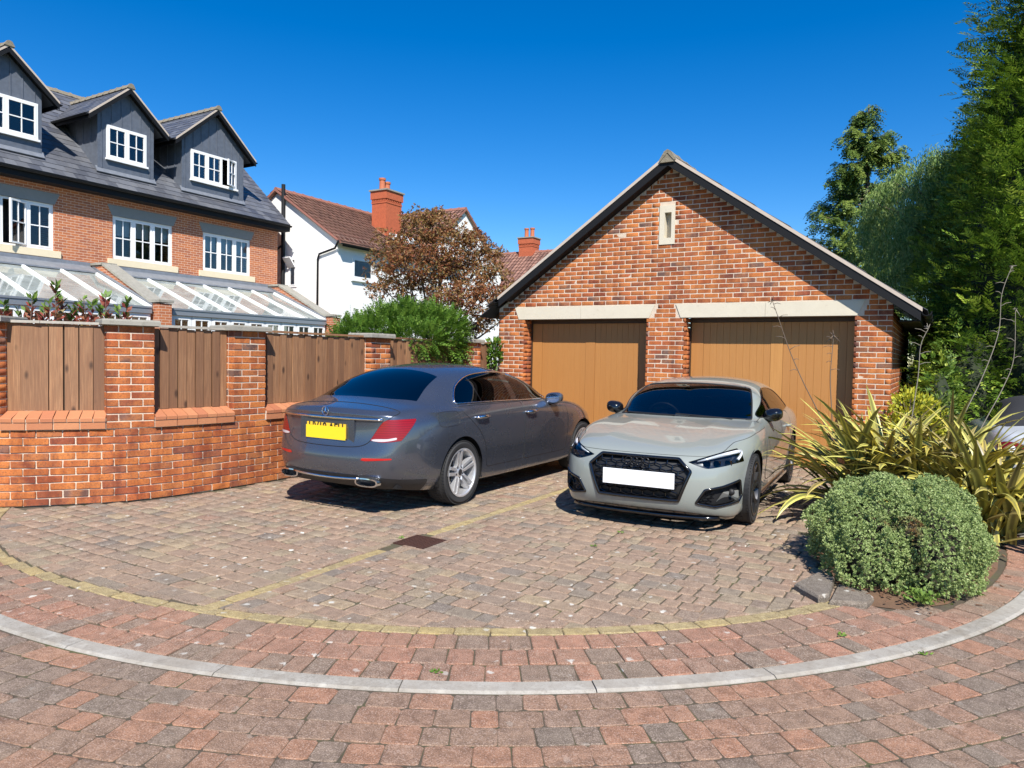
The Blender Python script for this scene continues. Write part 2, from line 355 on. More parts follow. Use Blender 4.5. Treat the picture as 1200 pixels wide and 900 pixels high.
while th < -.52:
    rm = yr(th); tc = th+.103/rm; th += .206/rm; x, y = KC[0]+rm*math.cos(tc), KC[1]+rm*math.sin(tc)
    if seen((x, y, 0), 250): yp.put(rg.choice(('y', 'y2')), (x, y, rg.normal(0, .0015)), tilt(rg)@Rz(tc+PI/2))
y = 2.715
while y < 11.2:
    if not (MH[2]-.1 < y+.1 < MH[3]+.1): yp.put(rg.choice(('y', 'y2')), (-3.76+rg.normal(0, .003), y+.1, rg.normal(0, .0015)), tilt(rg)@Rz(PI/2+rg.normal(0, .01)))
    y += .206
yp.finish('bay_line_paver', MATS['paver_yellow'], fore, 300, 'far_line_pavers')
op = Pieces()
for L in (.12, .155, .195):
    for q in range(5): op.shape(('o', L, q), *sett(L-.005, .141, .05, .004, rg, .012, .0035))
rm = KR1+.078
while rm < 11.2:
    th = -PI*1.05+rg.uniform(0, .05)
    while th < PI*.45:
        L = rg.choice((.12, .155, .195), p=(.3, .4, .3)); tc = th+L/2/rm; th += L/rm; x, y = KC[0]+rm*math.cos(tc), KC[1]+rm*math.sin(tc)
        if not seen((x, y, 0), 250) and np.hypot(x, y) > 3.2: continue
        if np.hypot(x, y) > 14: continue
        op.put(('o', L, int(rg.integers(5))), (x, y, rg.normal(-.001, .0012)), tilt(rg)@Rz(tc+PI/2+rg.normal(0, .008)))
    rm += .146
op.finish('road_paver', MATS['paver_road'], road, 300, 'far_road_pavers')
# kerb stones
kb = root('kerb', 'pale grey flush kerb stones curving between forecourt and road', 'kerb', (KC[0], KC[1], 0)); kb['kind'] = 'structure'
a0 = math.radians(-168.5)
while a0 < math.radians(60):
    dA = .915/5.43; m = MB(); n = 10; A = np.linspace(a0+.0005, a0+dA-.0005, n+1); pr = [(KR0+.002, -.08), (KR0+.002, -.002), (KR0+.010, .004), (KR1-.022, .005), (KR1-.004, -.004), (KR1, -.08)]
    jz = rg.normal(0, .0015); v = [(r_*math.cos(a), r_*math.sin(a), z+jz) for a in A for r_, z in pr]; k = len(pr)
    m.add(v, [(i*k+j, (i+1)*k+j, (i+1)*k+j+1, i*k+j+1) for i in range(n) for j in range(k-1)]+[tuple(range(k)), tuple(n*k+j for j in range(k))])
    m.build('kerb_stone', MATS['kerb_stone'], kb); a0 += dA
# planting bed, its two flat stones, drain cover
bc = np.array(BED).mean(0); K = len(BED); lay = [(1.0, -.004), (.93, .016), (.6, .03), (.25, .035)]
m = MB(); m.add([(*(bc+(np.array(p)-bc)*f_), z+(rg.normal(0, .006) if z > .01 else 0)) for f_, z in lay for p in BED], [(l*K+i, l*K+(i+1) % K, (l+1)*K+(i+1) % K, (l+1)*K+i) for l in range(3) for i in range(K)]+[tuple(range(3*K, 4*K))])
m2 = MB(); rb = np.random.default_rng(77)
simple('bark_chip', (.17, .085, .045), .95, var=.5, vscale=40)
while len(m2.v) < 8*900:
    x, y = rb.uniform(-1.1, .62), rb.uniform(4.9, 8.2)
    ins = inpoly(np.array([(x, y)]), BED)[0]
    if not ins and (rb.random() > .12 or np.hypot(x-KC[0], y-KC[1]) > 5.3 or not inpoly(np.array([(x-.12, y+.1)]), BED)[0]): continue
    a = rb.uniform(0, PI); L, W_ = rb.uniform(.006, .020), rb.uniform(.003, .007); m2.obox((x, y, .030 if ins else .004), (L*math.cos(a), L*math.sin(a), rb.uniform(-.004, .004)), (-W_*math.sin(a), W_*math.cos(a), 0), (0, 0, .002), .01+.98*rb.random())
tag(m2.build('bark_chips', MATS['bark_chip']), 'loose bark chips and debris over the planting bed', 'bark chips', kind='stuff')
tag(m.build('planting_bed', MATS['soil']), 'brown soil and bark of the planting bed under the bushes', 'bed', kind='structure')
paver_mat('slab_stone', [(0, (.20, .165, .13)), (1, (.17, .145, .12))], spots=1.0)
for i, (poly, lb) in enumerate(([[(-.80, 5.18), (-.62, 4.97), (-.565, 5.06), (-.58, 5.50), (-.70, 5.57)], 'rough grey edging stone with pale spots, nearer the coupe'], [[(-.555, 4.985), (-.34, 5.03), (-.31, 5.20), (-.36, 5.34), (-.55, 5.42)], 'rough grey edging stone at the foot of the rounded bush'])):
    m = MB(); p = np.array(poly); c = p.mean(0); k = len(p); zt = (.045, .03)[i]
    m.add([(x, y, -.02) for x, y in p]+[(x, y, zt-.015) for x, y in p]+[(*(c+(np.array((x, y))-c)*.93), zt+rg.normal(0, .004)) for x, y in p], [(i_, (i_+1) % k, k+(i_+1) % k, k+i_) for i_ in range(k)]+[(k+i_, k+(i_+1) % k, 2*k+(i_+1) % k, 2*k+i_) for i_ in range(k)]+[tuple(range(2*k, 3*k))])
    tag(m.build('edging_stone', MATS['slab_stone']), lb, 'stone', 'flat stones edging the bed')
dc = root('drain_cover', 'small square rusty iron drain cover set in the bay line', 'drain cover', ((MH[0]+MH[1])/2, (MH[2]+MH[3])/2, 0))
simple('rust', (.075, .032, .022), .75, .3, var=.45, vscale=25, bump=.5, bscale=90)
m = MB(); e = .158
for s_ in (-1, 1): m.box((-e, s_*e, -.03), (e, s_*(e-.018), .004)); m.box((s_*e, -e+.019, -.03), (s_*(e-.018), e-.019, .004))
m.build('frame', MATS['rust'], dc)
m = MB(); m.box((-.136, -.136, -.03), (.136, .136, -.002)); lid = m.build('lid', MATS['rust'], dc)
m = MB()
for i in range(8):
    for j in range(8): m.box((-.126+i*.033, -.126+j*.033, -.003), (-.126+i*.033+.022, -.126+j*.033+.022, .003))
tag(m.build('tread_stud', MATS['rust'], lid), kind='stuff')

# ------------------------------------------------------------------ bricks
t = NT('brick'); r = t.rnd(); P_ = t.coord(); pos = t.geo()
c = t.ramp(r, [(0, (.46, .135, .036)), (.18, (.52, .17, .044)), (.32, (.38, .095, .032)), (.46, (.55, .195, .055)), (.58, (.27, .068, .032)), (.70, (.45, .122, .036)), (.80, (.22, .07, .042)), (.88, (.50, .155, .04)), (.94, (.15, .095, .078)), (1, (.36, .10, .036))])
band = t.noise(7, 3, .6, t.scalev(pos, (1, 1, .25))); c = t.mix(t.ramp(band, [(.42, 0), (.60, .75)]), c, t.mix(1.0, c, (.50, .40, .42), 'MULTIPLY'))
c = t.mix(t.ramp(t.noise(5, 3, .6, pos), [(.35, .5), (.55, 0)]), c, (.55, .19, .05))
c = t.mix(t.ramp(t.noise(60, 5, .75, pos), [(.38, .55), (.50, 0)]), c, (.09, .045, .035)); c = t.mix(t.ramp(t.noise(38, 4, .7, pos), [(.60, 0), (.74, .28)]), c, (.58, .36, .22))
t.p(Base_Color=c, Roughness=.86); t.b.inputs['Specular IOR Level'].default_value = .3; t.bump(t.noise(110, 5, .75, pos), .5, .006); MATS['brick'] = t.m
t = NT('brick_red'); r = t.rnd(); pos = t.geo(); c = t.ramp(r, [(0, (.40, .15, .065)), (.5, (.47, .20, .09)), (1, (.35, .12, .055))]); c = t.mix(t.ramp(t.noise(30, 4, .7, pos), [(.5, 0), (.75, .4)]), c, (.30, .10, .06))
t.p(Base_Color=c, Roughness=.85); t.bump(t.noise(120, 5, .7, pos), .4, .005); MATS['brick_red'] = t.m
simple('mortar', (.60, .49, .38), .95, var=.18, vscale=30, bump=.6, bscale=140)
def stone_mat(name, a, b, grime=(.25, .22, .17), g0=.55):
    t = NT(name); pos = t.geo(); c = t.mix(t.noise(5, 5, .65, pos), a, b); c = t.mix(t.ramp(t.noise(14, 6, .75, pos), [(g0, 0), (g0+.2, .6)]), c, grime); t.p(Base_Color=c, Roughness=.9); t.bump(t.noise(90, 5, .7, pos), .35, .006); MATS[name] = t.m
stone_mat('lintel_stone', (.54, .48, .37), (.63, .57, .45), (.40, .34, .25), .58); stone_mat('coping_stone', (.22, .21, .18), (.34, .32, .27), (.12, .115, .08), .5); stone_mat('sill_stone', (.62, .53, .36), (.70, .60, .42), (.5, .42, .3), .62)
simple('black_paint', (.008, .008, .009), .6, spec=.25); simple('ridge_tile', (.21, .18, .13), .95, var=.45, vscale=18, bump=.8, bscale=50); simple('verge', (.48, .40, .33), .9, var=.15, vscale=12)
def wood_mat(name, a, b, dark, grain=1.0, rough=.7, axis=2, knots=True):
    t = NT(name); r = t.rnd(); pos = t.geo(); o = t.t.nodes.new('ShaderNodeObjectInfo')
    off = t.n('CombineXYZ', 0, None, X=t.math('MULTIPLY', r, 37.0), Y=t.math('MULTIPLY', r, 11.0), Z=t.math('MULTIPLY', r, 23.0)); v = t.n('VectorMath', 0, {'operation': 'ADD'}, i0=pos, i1=off)
    sc = [26, 26, 26]; sc[axis] = 1.3; n1 = t.noise(1.0, 5, .65, t.scalev(v, tuple(sc)), 1.2); c = t.mix(t.ramp(n1, [(.3, 0), (.7, 1)]), a, b)
    sc2 = [120, 120, 120]; sc2[axis] = 4; n2 = t.noise(1.0, 4, .6, t.scalev(v, tuple(sc2))); c = t.mix(t.math('MULTIPLY', t.ramp(n2, [(.45, 1), (.62, 0)]), .45*grain), c, dark)
    c = t.mix(t.math('MULTIPLY', r, .78), c, dark)
    if knots:
        s3 = [7, 7, 7]; s3[axis] = 3.2; k = t.n('TexVoronoi', 0, {'feature': 'F1'}, Vector=t.scalev(v, tuple(s3)), Scale=1.0); c = t.mix(t.ramp(k, [(.08, .85), (.19, 0)]), c, tuple(x*.35 for x in dark))
    t.p(Base_Color=c, Roughness=rough); t.bump(n2, .3*grain, .004); MATS[name] = t.m
wood_mat('fence_wood', (.27, .125, .056), (.40, .22, .108), (.12, .055, .028)); wood_mat('door_wood', (.46, .215, .056), (.55, .275, .080), (.35, .15, .040), .55, .5, 2, False)
BH = .075
def brick_shapes(pc, rg):
    for q in range(5):
        v, f = sett(.214, .0635, .10, .004, rg, .006, .0025); pc.shape(('b', q), v, f)
    v, f = chamf_box(1.0, .063, .10, .004); pc.shape('cut', v, f)
def face_R(tx, ty): # local x along the wall, local y up, local z outward
    return np.array([[tx, 0, ty], [ty, 0, -tx], [0, 1, 0]], float)
# ------------------------------------------------------------------ garage
GX0, GX1, GY, GYB, GAP = -7.06, -.578, 11.35, 17.3, -3.82
gar = root('garage', 'double brick garage with gabled roof and two brown doors', 'garage', (GAP, GY, 0))
def gadd(m, name, mat, par=None, smooth=False):
    o = m.build(name, mat, par or gar, smooth)
    if par is None: o.location = -Vector(gar.location)
    return o
EZ = lambda x: 4.71-.697*abs(x-GAP)
OPEN = [(-6.50, -4.185), (-3.525, -1.06)]; SLIT = (-4.005, -3.745, 3.44, 4.07)
m = MB(); th = .22; yq = GY+.0045
def wpanel(x0, x1, z0, z1): m.prism([(x0, yq, z0), (x1, yq, z0), (x1, yq, z1), (x0, yq, z1)], (0, th, 0))
for x0, x1 in ((GX0+.006, -6.53), (-4.155, -3.555), (-1.03, GX1-.006)): wpanel(x0, x1, 0, 2.25)
m.prism([(GX0+.006, yq, 2.25), (GX1-.006, yq, 2.25), (GX1-.006, yq, EZ(GX1)), (SLIT[1]-.03, yq, EZ(SLIT[1])), (SLIT[1]-.03, yq, SLIT[2]+.03), (SLIT[0]+.03, yq, SLIT[2]+.03), (SLIT[0]+.03, yq, EZ(SLIT[0])), (GX0+.006, yq, EZ(GX0))], (0, th, 0))
m.prism([(SLIT[0]+.03, yq, SLIT[3]-.03), (SLIT[1]-.03, yq, SLIT[3]-.03), (SLIT[1]-.03, yq, EZ(SLIT[1])), (GAP, yq, EZ(GAP)), (SLIT[0]+.03, yq, EZ(SLIT[0]))], (0, th, 0))
m.box((GX0+.006, GY+th, 0), (GX0+.22, GYB, 2.3)); m.box((GX1-.22, GY+th+.007, 0), (GX1-.006, GYB, 2.3)); m.box((GX0+.22, GYB-.2, 0), (GX1-.22, GYB, 2.3))
gadd(m, 'wall', MATS['mortar'])
gb = Pieces(); rg2 = np.random.default_rng(3); brick_shapes(gb, rg2)
def allowed(z, x0, x1):
    half = (4.63-(z+BH))/.697; lo, hi = max(GX0, GAP-half-.06), min(GX1, GAP+half+.06); iv = [(lo, hi)]
    cuts = []
    if z < 2.24: cuts += OPEN
    if 2.24 <= z < 2.46:
        q = (z-2.25)*.38+.05; cuts += [(-6.60-q, -4.10+q), (-3.62-q, -.99+q)]
    if SLIT[2]-.01 < z < SLIT[3]-.02: cuts += [SLIT[:2]]
    for a, b in cuts:
        n_ = []
        for u, v in iv:
            if b <= u or a >= v: n_.append((u, v)); continue
            if a > u: n_.append((u, a))
            if b < v: n_.append((b, v))
        iv = n_
    return [(max(a, x0), min(b, x1)) for a, b in iv if min(b, x1)-max(a, x0) > .03]
Rg = np.array([[1, 0, 0], [0, 0, -1], [0, 1, 0]], float)      # wall facing -Y
k = 0
while k*BH < 4.60:
    z = k*BH
    x = GX0-(.1125 if k % 2 else 0)
    while x < GX1:
        for a, b in allowed(z, x, x+.225):
            a2, b2 = (a if a > x+1e-4 else x), b; L = min(b2, x+.225-.010)-max(a2, GX0)
            if b2 < x+.224: L = b2-max(a2, GX0)
            if L < .025: continue
            cx = max(a2, GX0)+L/2; loc = (cx, GY+rg2.normal(0, .0012), z+.038)
            if L > .205: gb.put(('b', int(rg2.integers(5))), loc, Rg@tilt(rg2, .005))
            else: gb.put('cut', loc, Rg@np.diag((L, 1, 1)), single=L > .09)
        x += .225
    k += 1
Rs = np.array([[0, 0, 1], [1, 0, 0], [0, 1, 0]], float)       # right side wall, facing +X
for k in range(31):
    y = GY+(.1075 if k % 2 else .0)+.005
    while y < GYB:
        gb.put(('b', int(rg2.integers(5))), (GX1, y+.11, k*BH+.038), Rs@tilt(rg2, .006)); y += .225
for (x0, x1) in OPEN:
    for k in range(30):
        for xj, Rj in ((x0-.0005, Rs), (x1+.0005, np.array([[0, 0, -1], [-1, 0, 0], [0, 1, 0]], float))): gb.put('cut', (xj, GY+.19, k*BH+.038), Rj@np.diag((.155, 1, 1)), single=False)
gb.finish('brick', MATS['brick'], gar, 300, 'further_bricks', vis=lambda p: seen(p, -4) and p[2] > .9 and p[1] < 11.4)
for x0, x1, xm in ((-6.63, -4.145, -5.39), (-3.61, -1.035, -2.30)):
    for a, b, sa, sb in ((x0, xm-.002, .085, 0), (xm+.002, x1, 0, .10)):
        m = MB(); m.prism([(a, GY-.008, 2.25), (b, GY-.008, 2.25), (b+sb, GY-.008, 2.467), (a-sa, GY-.008, 2.467)], (0, .12, 0)); gadd(m, 'lintel', MATS['lintel_stone'])
# ventilation slit
m = MB(); x0, x1, z0, z1 = SLIT; fy = GY-.012; a0_, a1_, b0_, b1_ = x0+.085, x1-.06, z0+.105, z1-.115
for A, B in (((x0, z0), (x1, b0_)), ((x0, b1_), (x1, z1)), ((x0, b0_), (a0_, b1_)), ((a1_, b0_), (x1, b1_))): m.box((A[0], fy, A[1]), (B[0], fy+.14, B[1]))
m.box((a0_-.02, fy+.13, b0_-.02), (a1_+.02, fy+.16, b1_+.02)); gadd(m, 'slit_surround', MATS['lintel_stone'])
# doors
RV = .27
for di, (x0, x1) in enumerate(OPEN):
    m = MB(); yf = GY+RV; m.box((x0-.02, yf+.06, 0), (x1+.02, yf+.10, 2.28)); d = gadd(m, 'garage_door', simple('door_brown', (.10, .045, .018), .6))
    mid = (x0+x1)/2-.06 if di == 0 else (x0+x1)/2+.04; L = x1-x0
    def st(a, b, nm='stile', y=.0):
        m = MB(); m.box((a+.002, yf+y, .01), (b-.002, yf+.059, 2.18)); o = m.build(nm, MATS['door_wood'], d); return o
    w = .20; st(x0+.02, x0+.02+w); st(mid-.004, mid+w*.9); st(x1-.02-w*.5, x1-.02)
    pk = MB(); n = 0
    for a, b in ((x0+.02+w, mid-.004), (mid+w*.9, x1-.02-w*.5)):
        q = round((b-a)/.105); s_ = (b-a)/q
        for i in range(q):
            u, v = a+i*s_, a+(i+1)*s_; pk.prism([(u+.0005, yf+.009, .01), (u+.003, yf+.006, .01), (v-.003, yf+.006, .01), (v-.0005, yf+.009, .01), (v-.001, yf+.058, .01), (u+.001, yf+.058, .01)], (0, 0, 2.17), rnd=.05+.12*rg2.random())
    tag(pk.build('plank', MATS['door_wood'], d), kind='stuff')
    m = MB(); m.box((x0-.005, yf-.02, 2.185), (x1+.005, yf+.05, 2.249)); m.box((x0+.0, yf-.02, 0), (x0+.018, yf+.05, 2.184)); m.box((x1-.018, yf-.02, 0), (x1, yf+.05, 2.184)); m.build('door_frame', simple('frame_brown', (.055, .026, .012), .55), d)
# roof: slabs, verge strip, bargeboard, ridge, gutter
VY = 11.12
top_z = lambda x: 4.81-.697*abs(x-GAP)
for s_ in (-1, 1):
    xe = GAP+s_*(3.60 if s_ > 0 else 3.14)
    def rake(z0, z1, ya, yb, xa=0.0, xb=3.60):
        m = MB(); xb = xb if s_ > 0 else xb-.46; A, B = GAP+s_*xa, GAP+s_*xb; m.prism([(A, ya, top_z(A)+z0), (B, ya, top_z(B)+z0), (B, ya, top_z(B)+z1), (A, ya, top_z(A)+z1)], (0, yb-ya, 0)); return m
    m = rake(.004, .034, VY+.04, GYB+.2); ro = gadd(m, 'roof_slope', simple('slate', (.075, .078, .088), .55, var=.3, vscale=9, bump=.3, bscale=40))
    tl = MB(); rg3 = np.random.default_rng(9)
    nrow = 14
    for i in range(nrow):
        for j in range(20):
            xa, xb = 3.6*(i/nrow), 3.6*((i+1.25)/nrow); xb = min(xb, 3.66); A, B = GAP+s_*xa, GAP+s_*xb; y0 = VY+.03+j*.32+(i % 2)*.16; tl.prism([(A, y0, top_z(A)+.042), (B, y0, top_z(B)+.054), (B, y0, top_z(B)+.044), (A, y0, top_z(A)+.034)], (0, .314, 0), rnd=.01+.9*rg3.random())
    tag(tl.build('roof_tile', MATS['slate'], ro), kind='stuff')
    gadd(rake(-.022, .034, VY, VY+.039, 0.02), 'verge', MATS['verge'])
    gadd(rake(-.155, -.024, VY+.012, VY+.045, 0.0, 3.585), 'bargeboard', MATS['black_paint'])
    gadd(rake(-.15, -.056, VY+.046, GY+.003, 0.0, 3.45), 'soffit', MATS['black_paint'])
    gx = xe+s_*.05; gz = top_z(xe)-.02
    m = MB(); pr = [(gx+.06*math.cos(a), gz+.06*math.sin(a)) for a in np.linspace(PI, 2*PI, 9)]; pr2 = [(gx+.052*math.cos(a), gz+.052*math.sin(a)) for a in np.linspace(2*PI, PI, 9)]
    m.prism([(x, VY+.02, z) for x, z in pr+pr2], (0, GYB-VY, 0))
    for q in range(7): m.prism([(gx+.068*math.cos(a), VY+.06+q*.9, gz+.068*math.sin(a)) for a in np.linspace(PI, 2*PI, 9)]+[(gx+.06*math.cos(a), VY+.06+q*.9, gz+.06*math.sin(a)) for a in np.linspace(2*PI, PI, 9)], (0, .06, 0))
    gadd(m, 'gutter', MATS['black_paint'])
    m = MB(); m.box((xe-s_*.02, GY+.03, gz-.12), (xe-s_*.045, GYB, gz+.04)); m.box((xe-s_*.046, GY+.03, gz-.12), (GAP+s_*(3.82-.5)+s_*.0, GYB, gz-.10)); gadd(m, 'fascia', MATS['black_paint'])
rgk = np.random.default_rng(4)
for q in range(14):
    y0 = VY-.03+q*.445; m = MB(); w = .135; j = rgk.normal(0, .006)
    pr = [(-w, 4.74), (-.055, 4.875), (0, 4.905), (.055, 4.875), (w, 4.74), (w-.02, 4.72), (0, 4.85), (-w+.02, 4.72)]
    m.prism([(GAP+x, y0, z+j) for x, z in pr], (0, .435, 0)); m.prism([(GAP+x*1.08, y0+.38, z+j+.012) for x, z in pr], (0, .07, 0))
    if q == 0: m.prism([(GAP-w+.02, y0+.01, 4.70), (GAP+w-.02, y0+.01, 4.70), (GAP+.03, y0+.01, 4.86), (GAP-.03, y0+.01, 4.86)], (0, .12, 0))
    gadd(m, 'ridge_tile', MATS['ridge_tile'])
# ------------------------------------------------------------------ boundary wall with brick piers
bw = root('boundary_wall', 'curved low brick wall with piers and grey coping caps', 'wall', (-6.9, 5.8, 0)); bo = -Vector(bw.location)
PIERS = [2.18, 3.535, 4.88, 7.22, 9.77]; PW = .222
def wmesh(name, mat, m, par=None):
    o = m.build(name, mat, par or bw)
    if par is None: o.location = bo
    return o
m = MB(); S = np.arange(.3, 10.5, .11); prof = [(-.011, 0), (-.011, .752), (-.20, .752), (-.20, 0)]; v = []
for s_ in S:
    p, d, n = wall_at(s_); v += [(p[0]+n[0]*o_, p[1]+n[1]*o_, z) for o_, z in prof]
m.add(v, [(i*4+j, (i+1)*4+j, (i+1)*4+(j+1) % 4, i*4+(j+1) % 4) for i in range(len(S)-1) for j in range(4)])
def wall_box(m, s0, s1, o0, o1, z0, z1, rnd=0.0):
    p, d, n = wall_at((s0+s1)/2); h = (s1-s0)/2; c = p+n*(o0+o1)/2; m.obox((c[0], c[1], (z0+z1)/2), (d[0]*h, d[1]*h, 0), (n[0]*(o1-o0)/2, n[1]*(o1-o0)/2, 0), (0, 0, (z1-z0)/2), rnd)
for s_ in PIERS: wall_box(m, s_-PW+.008, s_+PW-.008, -.33, -.0065, .753, 1.80)
wmesh('mortar_core', MATS['mortar'], m)
wb = Pieces(); rg4 = np.random.default_rng(8); brick_shapes(wb, rg4)
def put_brick(s0, L, z, off=0.0, pier=None):
    p, d, n = wall_at(s0+L/2)
    if pier is not None: p, d, n = wall_at(pier); p = p+d*(s0+L/2-pier)
    R = np.array([[d[0], 0, n[0]], [d[1], 0, n[1]], [0, 1, 0]]); loc = (p[0]+n[0]*(off+rg4.normal(0, .0015)), p[1]+n[1]*(off), z+.038)
    if L > .205: wb.put(('b', int(rg4.integers(5))), loc, R@tilt(rg4, .005))
    else: wb.put('cut', loc, R@np.diag((L, 1, 1)))
for k in range(10):
    s_ = .35+(.1125 if k % 2 else 0)
    while s_ < 10.35: put_brick(s_, .215, k*BH); s_ += .225
for pc_ in PIERS:
    for k in range(10, 24):
        if k % 2: seq = [(0, .1025), (.1125, .215), (.3375, .1025)]
        else: seq = [(0, .215), (.225, .215)]
        for a, L in seq: put_brick(pc_-.22+a, L, k*BH, 0.0, pc_)
        # returns of the pier (near and far side)
        for sg in (-1, 1):
            p, d, n = wall_at(pc_); p = p+d*sg*.219; dd = d*sg; R = np.array([[n[0], 0, dd[0]], [n[1], 0, dd[1]], [0, 1, 0]])
            q = p-n*(.22 if k % 2 else .165); wb.put(('b', 0) if k % 2 else 'cut', (q[0], q[1], k*BH+.038), R if k % 2 else R@np.diag((.1025, 1, 1)))
wb.finish('brick', MATS['brick'], bw, 300, 'further_bricks', vis=lambda p: seen(p, -3))
# coping between piers: projecting stretchers, then sloped headers
ed = [0.3]+[x for p_ in PIERS for x in (p_-PW, p_+PW)]+[10.5]; spans = [(ed[2*i], ed[2*i+1]) for i in range(len(PIERS)+1)]
for a, b in spans:
    n_ = max(1, round((b-a)/.225)); w = (b-a)/n_
    for i in range(n_):
        if a+i*w > 8.5: pass
        m = MB(); wall_box(m, a+i*w+.005, a+(i+1)*w-.005, -.12, .024, .757+rg4.normal(0, .001), .82, .01+.98*rg4.random()); wmesh('coping_brick', MATS['brick_red'], m)
    n_ = max(1, round((b-a)/.1125)); w = (b-a)/n_
    for i in range(n_):
        p, d, n = wall_at(a+(i+.5)*w); m = MB(); h = w/2-.004; q = [(.030, .829), (.030, .862), (.022, .872), (-.125, .932), (-.125, .829)]
        m.prism([(p[0]+n[0]*o_-d[0]*h, p[1]+n[1]*o_-d[1]*h, z) for o_, z in q], (d[0]*2*h, d[1]*2*h, 0), .01+.98*rg4.random()); wmesh('sloped_brick', MATS['brick_red'], m)
    m = MB(); s0 = a+.002
    while s0 < b-.01: s1 = min(s0+.11, b-.002); wall_box(m, s0, s1+.003, -.118, .010, .752, .829); wall_box(m, s0, s1+.003, -.12, .016, .829, .858); s0 = s1
    wmesh('coping_bed', MATS['mortar'], m)
for i, s_ in enumerate(PIERS):
    p, d, n = wall_at(s_); c = p-n*.165; m = MB(); hw = .268
    bz = [(1.0, 1.803), (1.0, 1.845), (.97, 1.862)]; v = []
    for sc, z in bz:
        for a, b in ((-1, -1), (1, -1), (1, 1), (-1, 1)): q = c+d*a*hw*sc+n*b*.222*sc; v.append((q[0], q[1], z+rg4.normal(0, .002)))
    m.add(v, [(3, 2, 1, 0)]+[(l*4+j, l*4+(j+1) % 4, l*4+4+(j+1) % 4, l*4+4+j) for l in range(2) for j in range(4)]+[(8, 9, 10, 11)]); wmesh('coping_cap', MATS['coping_stone'], m)
# ------------------------------------------------------------------ timber panels between the piers
PL = ['timber fence panel at the far left end, beyond the first pier', 'wide-board timber fence panel under the red-tipped leaves', 'timber fence panel between the second and third brick piers', 'long timber fence panel behind the boot of the saloon', 'timber fence panel shaded by the overhanging green shrub', 'narrow timber fence panel beside the garage corner']
simple('rail_grey', (.36, .33, .28), .9, var=.25, vscale=20, bump=.4, bscale=60)
for pi, (a, b) in enumerate(spans):
    p, d, n = wall_at((a+b)/2); rt = root('fence_panel', PL[pi], 'fence panel', (p[0], p[1], .93), 0, 'timber panels on the brick wall'); ol = -Vector(rt.location); wb_ = .132 if pi < 2 else .104
    n_ = max(2, round((b-a)/wb_)); w = (b-a)/n_
    for i in range(n_):
        m = MB(); o_ = -.125+(.012 if i % 2 else 0)*(pi != 1); gp = .006 if pi in (1, 2) else .0035; zt = 1.79+rg4.normal(0, .004)
        wall_box(m, a+i*w+gp, a+(i+1)*w-gp, o_-.018, o_+rg4.normal(0, .002), .934, zt); ob = m.build('board', MATS['fence_wood'], rt); ob.location = ol
    m = MB(); s0 = a
    while s0 < b-.01: s1 = min(s0+.25, b); wall_box(m, s0, s1+.004, -.149, -.145, .936, 1.775); s0 = s1
    m.build('backing', simple('fence_back', (.05, .03, .018), .95), rt).location = ol
    for z in (1.05, 1.62):
        m = MB(); s0 = a
        while s0 < b-.01: s1 = min(s0+.3, b); wall_box(m, s0, s1, -.20, -.15, z, z+.07); s0 = s1
        m.build('rail', MATS['fence_wood'], rt).location = ol
    m = MB(); s0 = a+.01
    while s0 < b-.02: s1 = min(s0+.3, b-.01); wall_box(m, s0, s1, -.165, -.095, 1.80, 1.826); s0 = s1
    m.build('capping_strip', MATS['rail_grey'] if pi <= 2 else MATS['fence_wood'], rt).location = ol

# ------------------------------------------------------------------ houses
t = NT('house_brick'); pos = t.geo(); sep = t.n('SeparateXYZ', 0, None, Vector=pos); sx = t.t.nodes[-1]
uv = t.n('CombineXYZ', 0, None, X=t.math('ADD', sx.outputs[0], sx.outputs[1]), Y=sx.outputs[2])
br = t.n('TexBrick', 0, None, Vector=uv, Color1=(.42, .13, .045), Color2=(.23, .065, .04), Mortar=(.58, .45, .35), Scale=1.0, Mortar_Size=.006, Brick_Width=.225, Row_Height=.075, Bias=-.15)
c = t.mix(t.ramp(t.noise(6, 3, .6, t.scalev(pos, (4, 4, 14))), [(.4, 0), (.7, .5)]), br, (.52, .20, .08)); t.p(Base_Color=c, Roughness=.88); MATS['house_brick'] = t.m
simple('white_frame', (.78, .78, .77), .35); simple('white_render', (.80, .79, .77), .9, bump=.9, bscale=16); simple('lead', (.125, .14, .17), .55, .25, var=.35, vscale=7, bump=.15, bscale=20); simple('lead_pale', (.22, .235, .26), .5, .3, var=.35, vscale=6)
simple('house_slate', (.085, .09, .105), .42, var=.35, vscale=5); simple('clay_tile', (.20, .085, .055), .8, var=.35, vscale=4); simple('chimney_brick', (.42, .10, .04), .85, var=.4, vscale=14, bump=.4, bscale=30); simple('clay_pot', (.42, .13, .06), .8, var=.2)
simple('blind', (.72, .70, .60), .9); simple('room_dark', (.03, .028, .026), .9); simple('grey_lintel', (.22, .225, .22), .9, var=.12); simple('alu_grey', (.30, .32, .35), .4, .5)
glass('pane', (.85, .88, .90), 1.5)
t = NT('roof_glass'); t.t.nodes.remove(t.b); tr = t.n('BsdfTransparent', 0, None, Color=(.72, .78, .75)); df = t.n('BsdfDiffuse', 0, None, Color=(.60, .66, .62)); gl = t.n('BsdfGlossy', 0, None, Color=(1, 1, 1), Roughness=.03); fr_ = t.n('Fresnel', 0, None, IOR=1.6)
mx = t.n('MixShader', 0, None, i0=t.ramp(t.noise(2.5, 4, .6, t.geo()), [(.3, .32), (.7, .55)]), i1=tr, i2=df); t.t.links.new(t.n('MixShader', 0, None, i0=fr_, i1=mx, i2=gl), t.out.inputs[0]); MATS['roof_glass'] = t.m
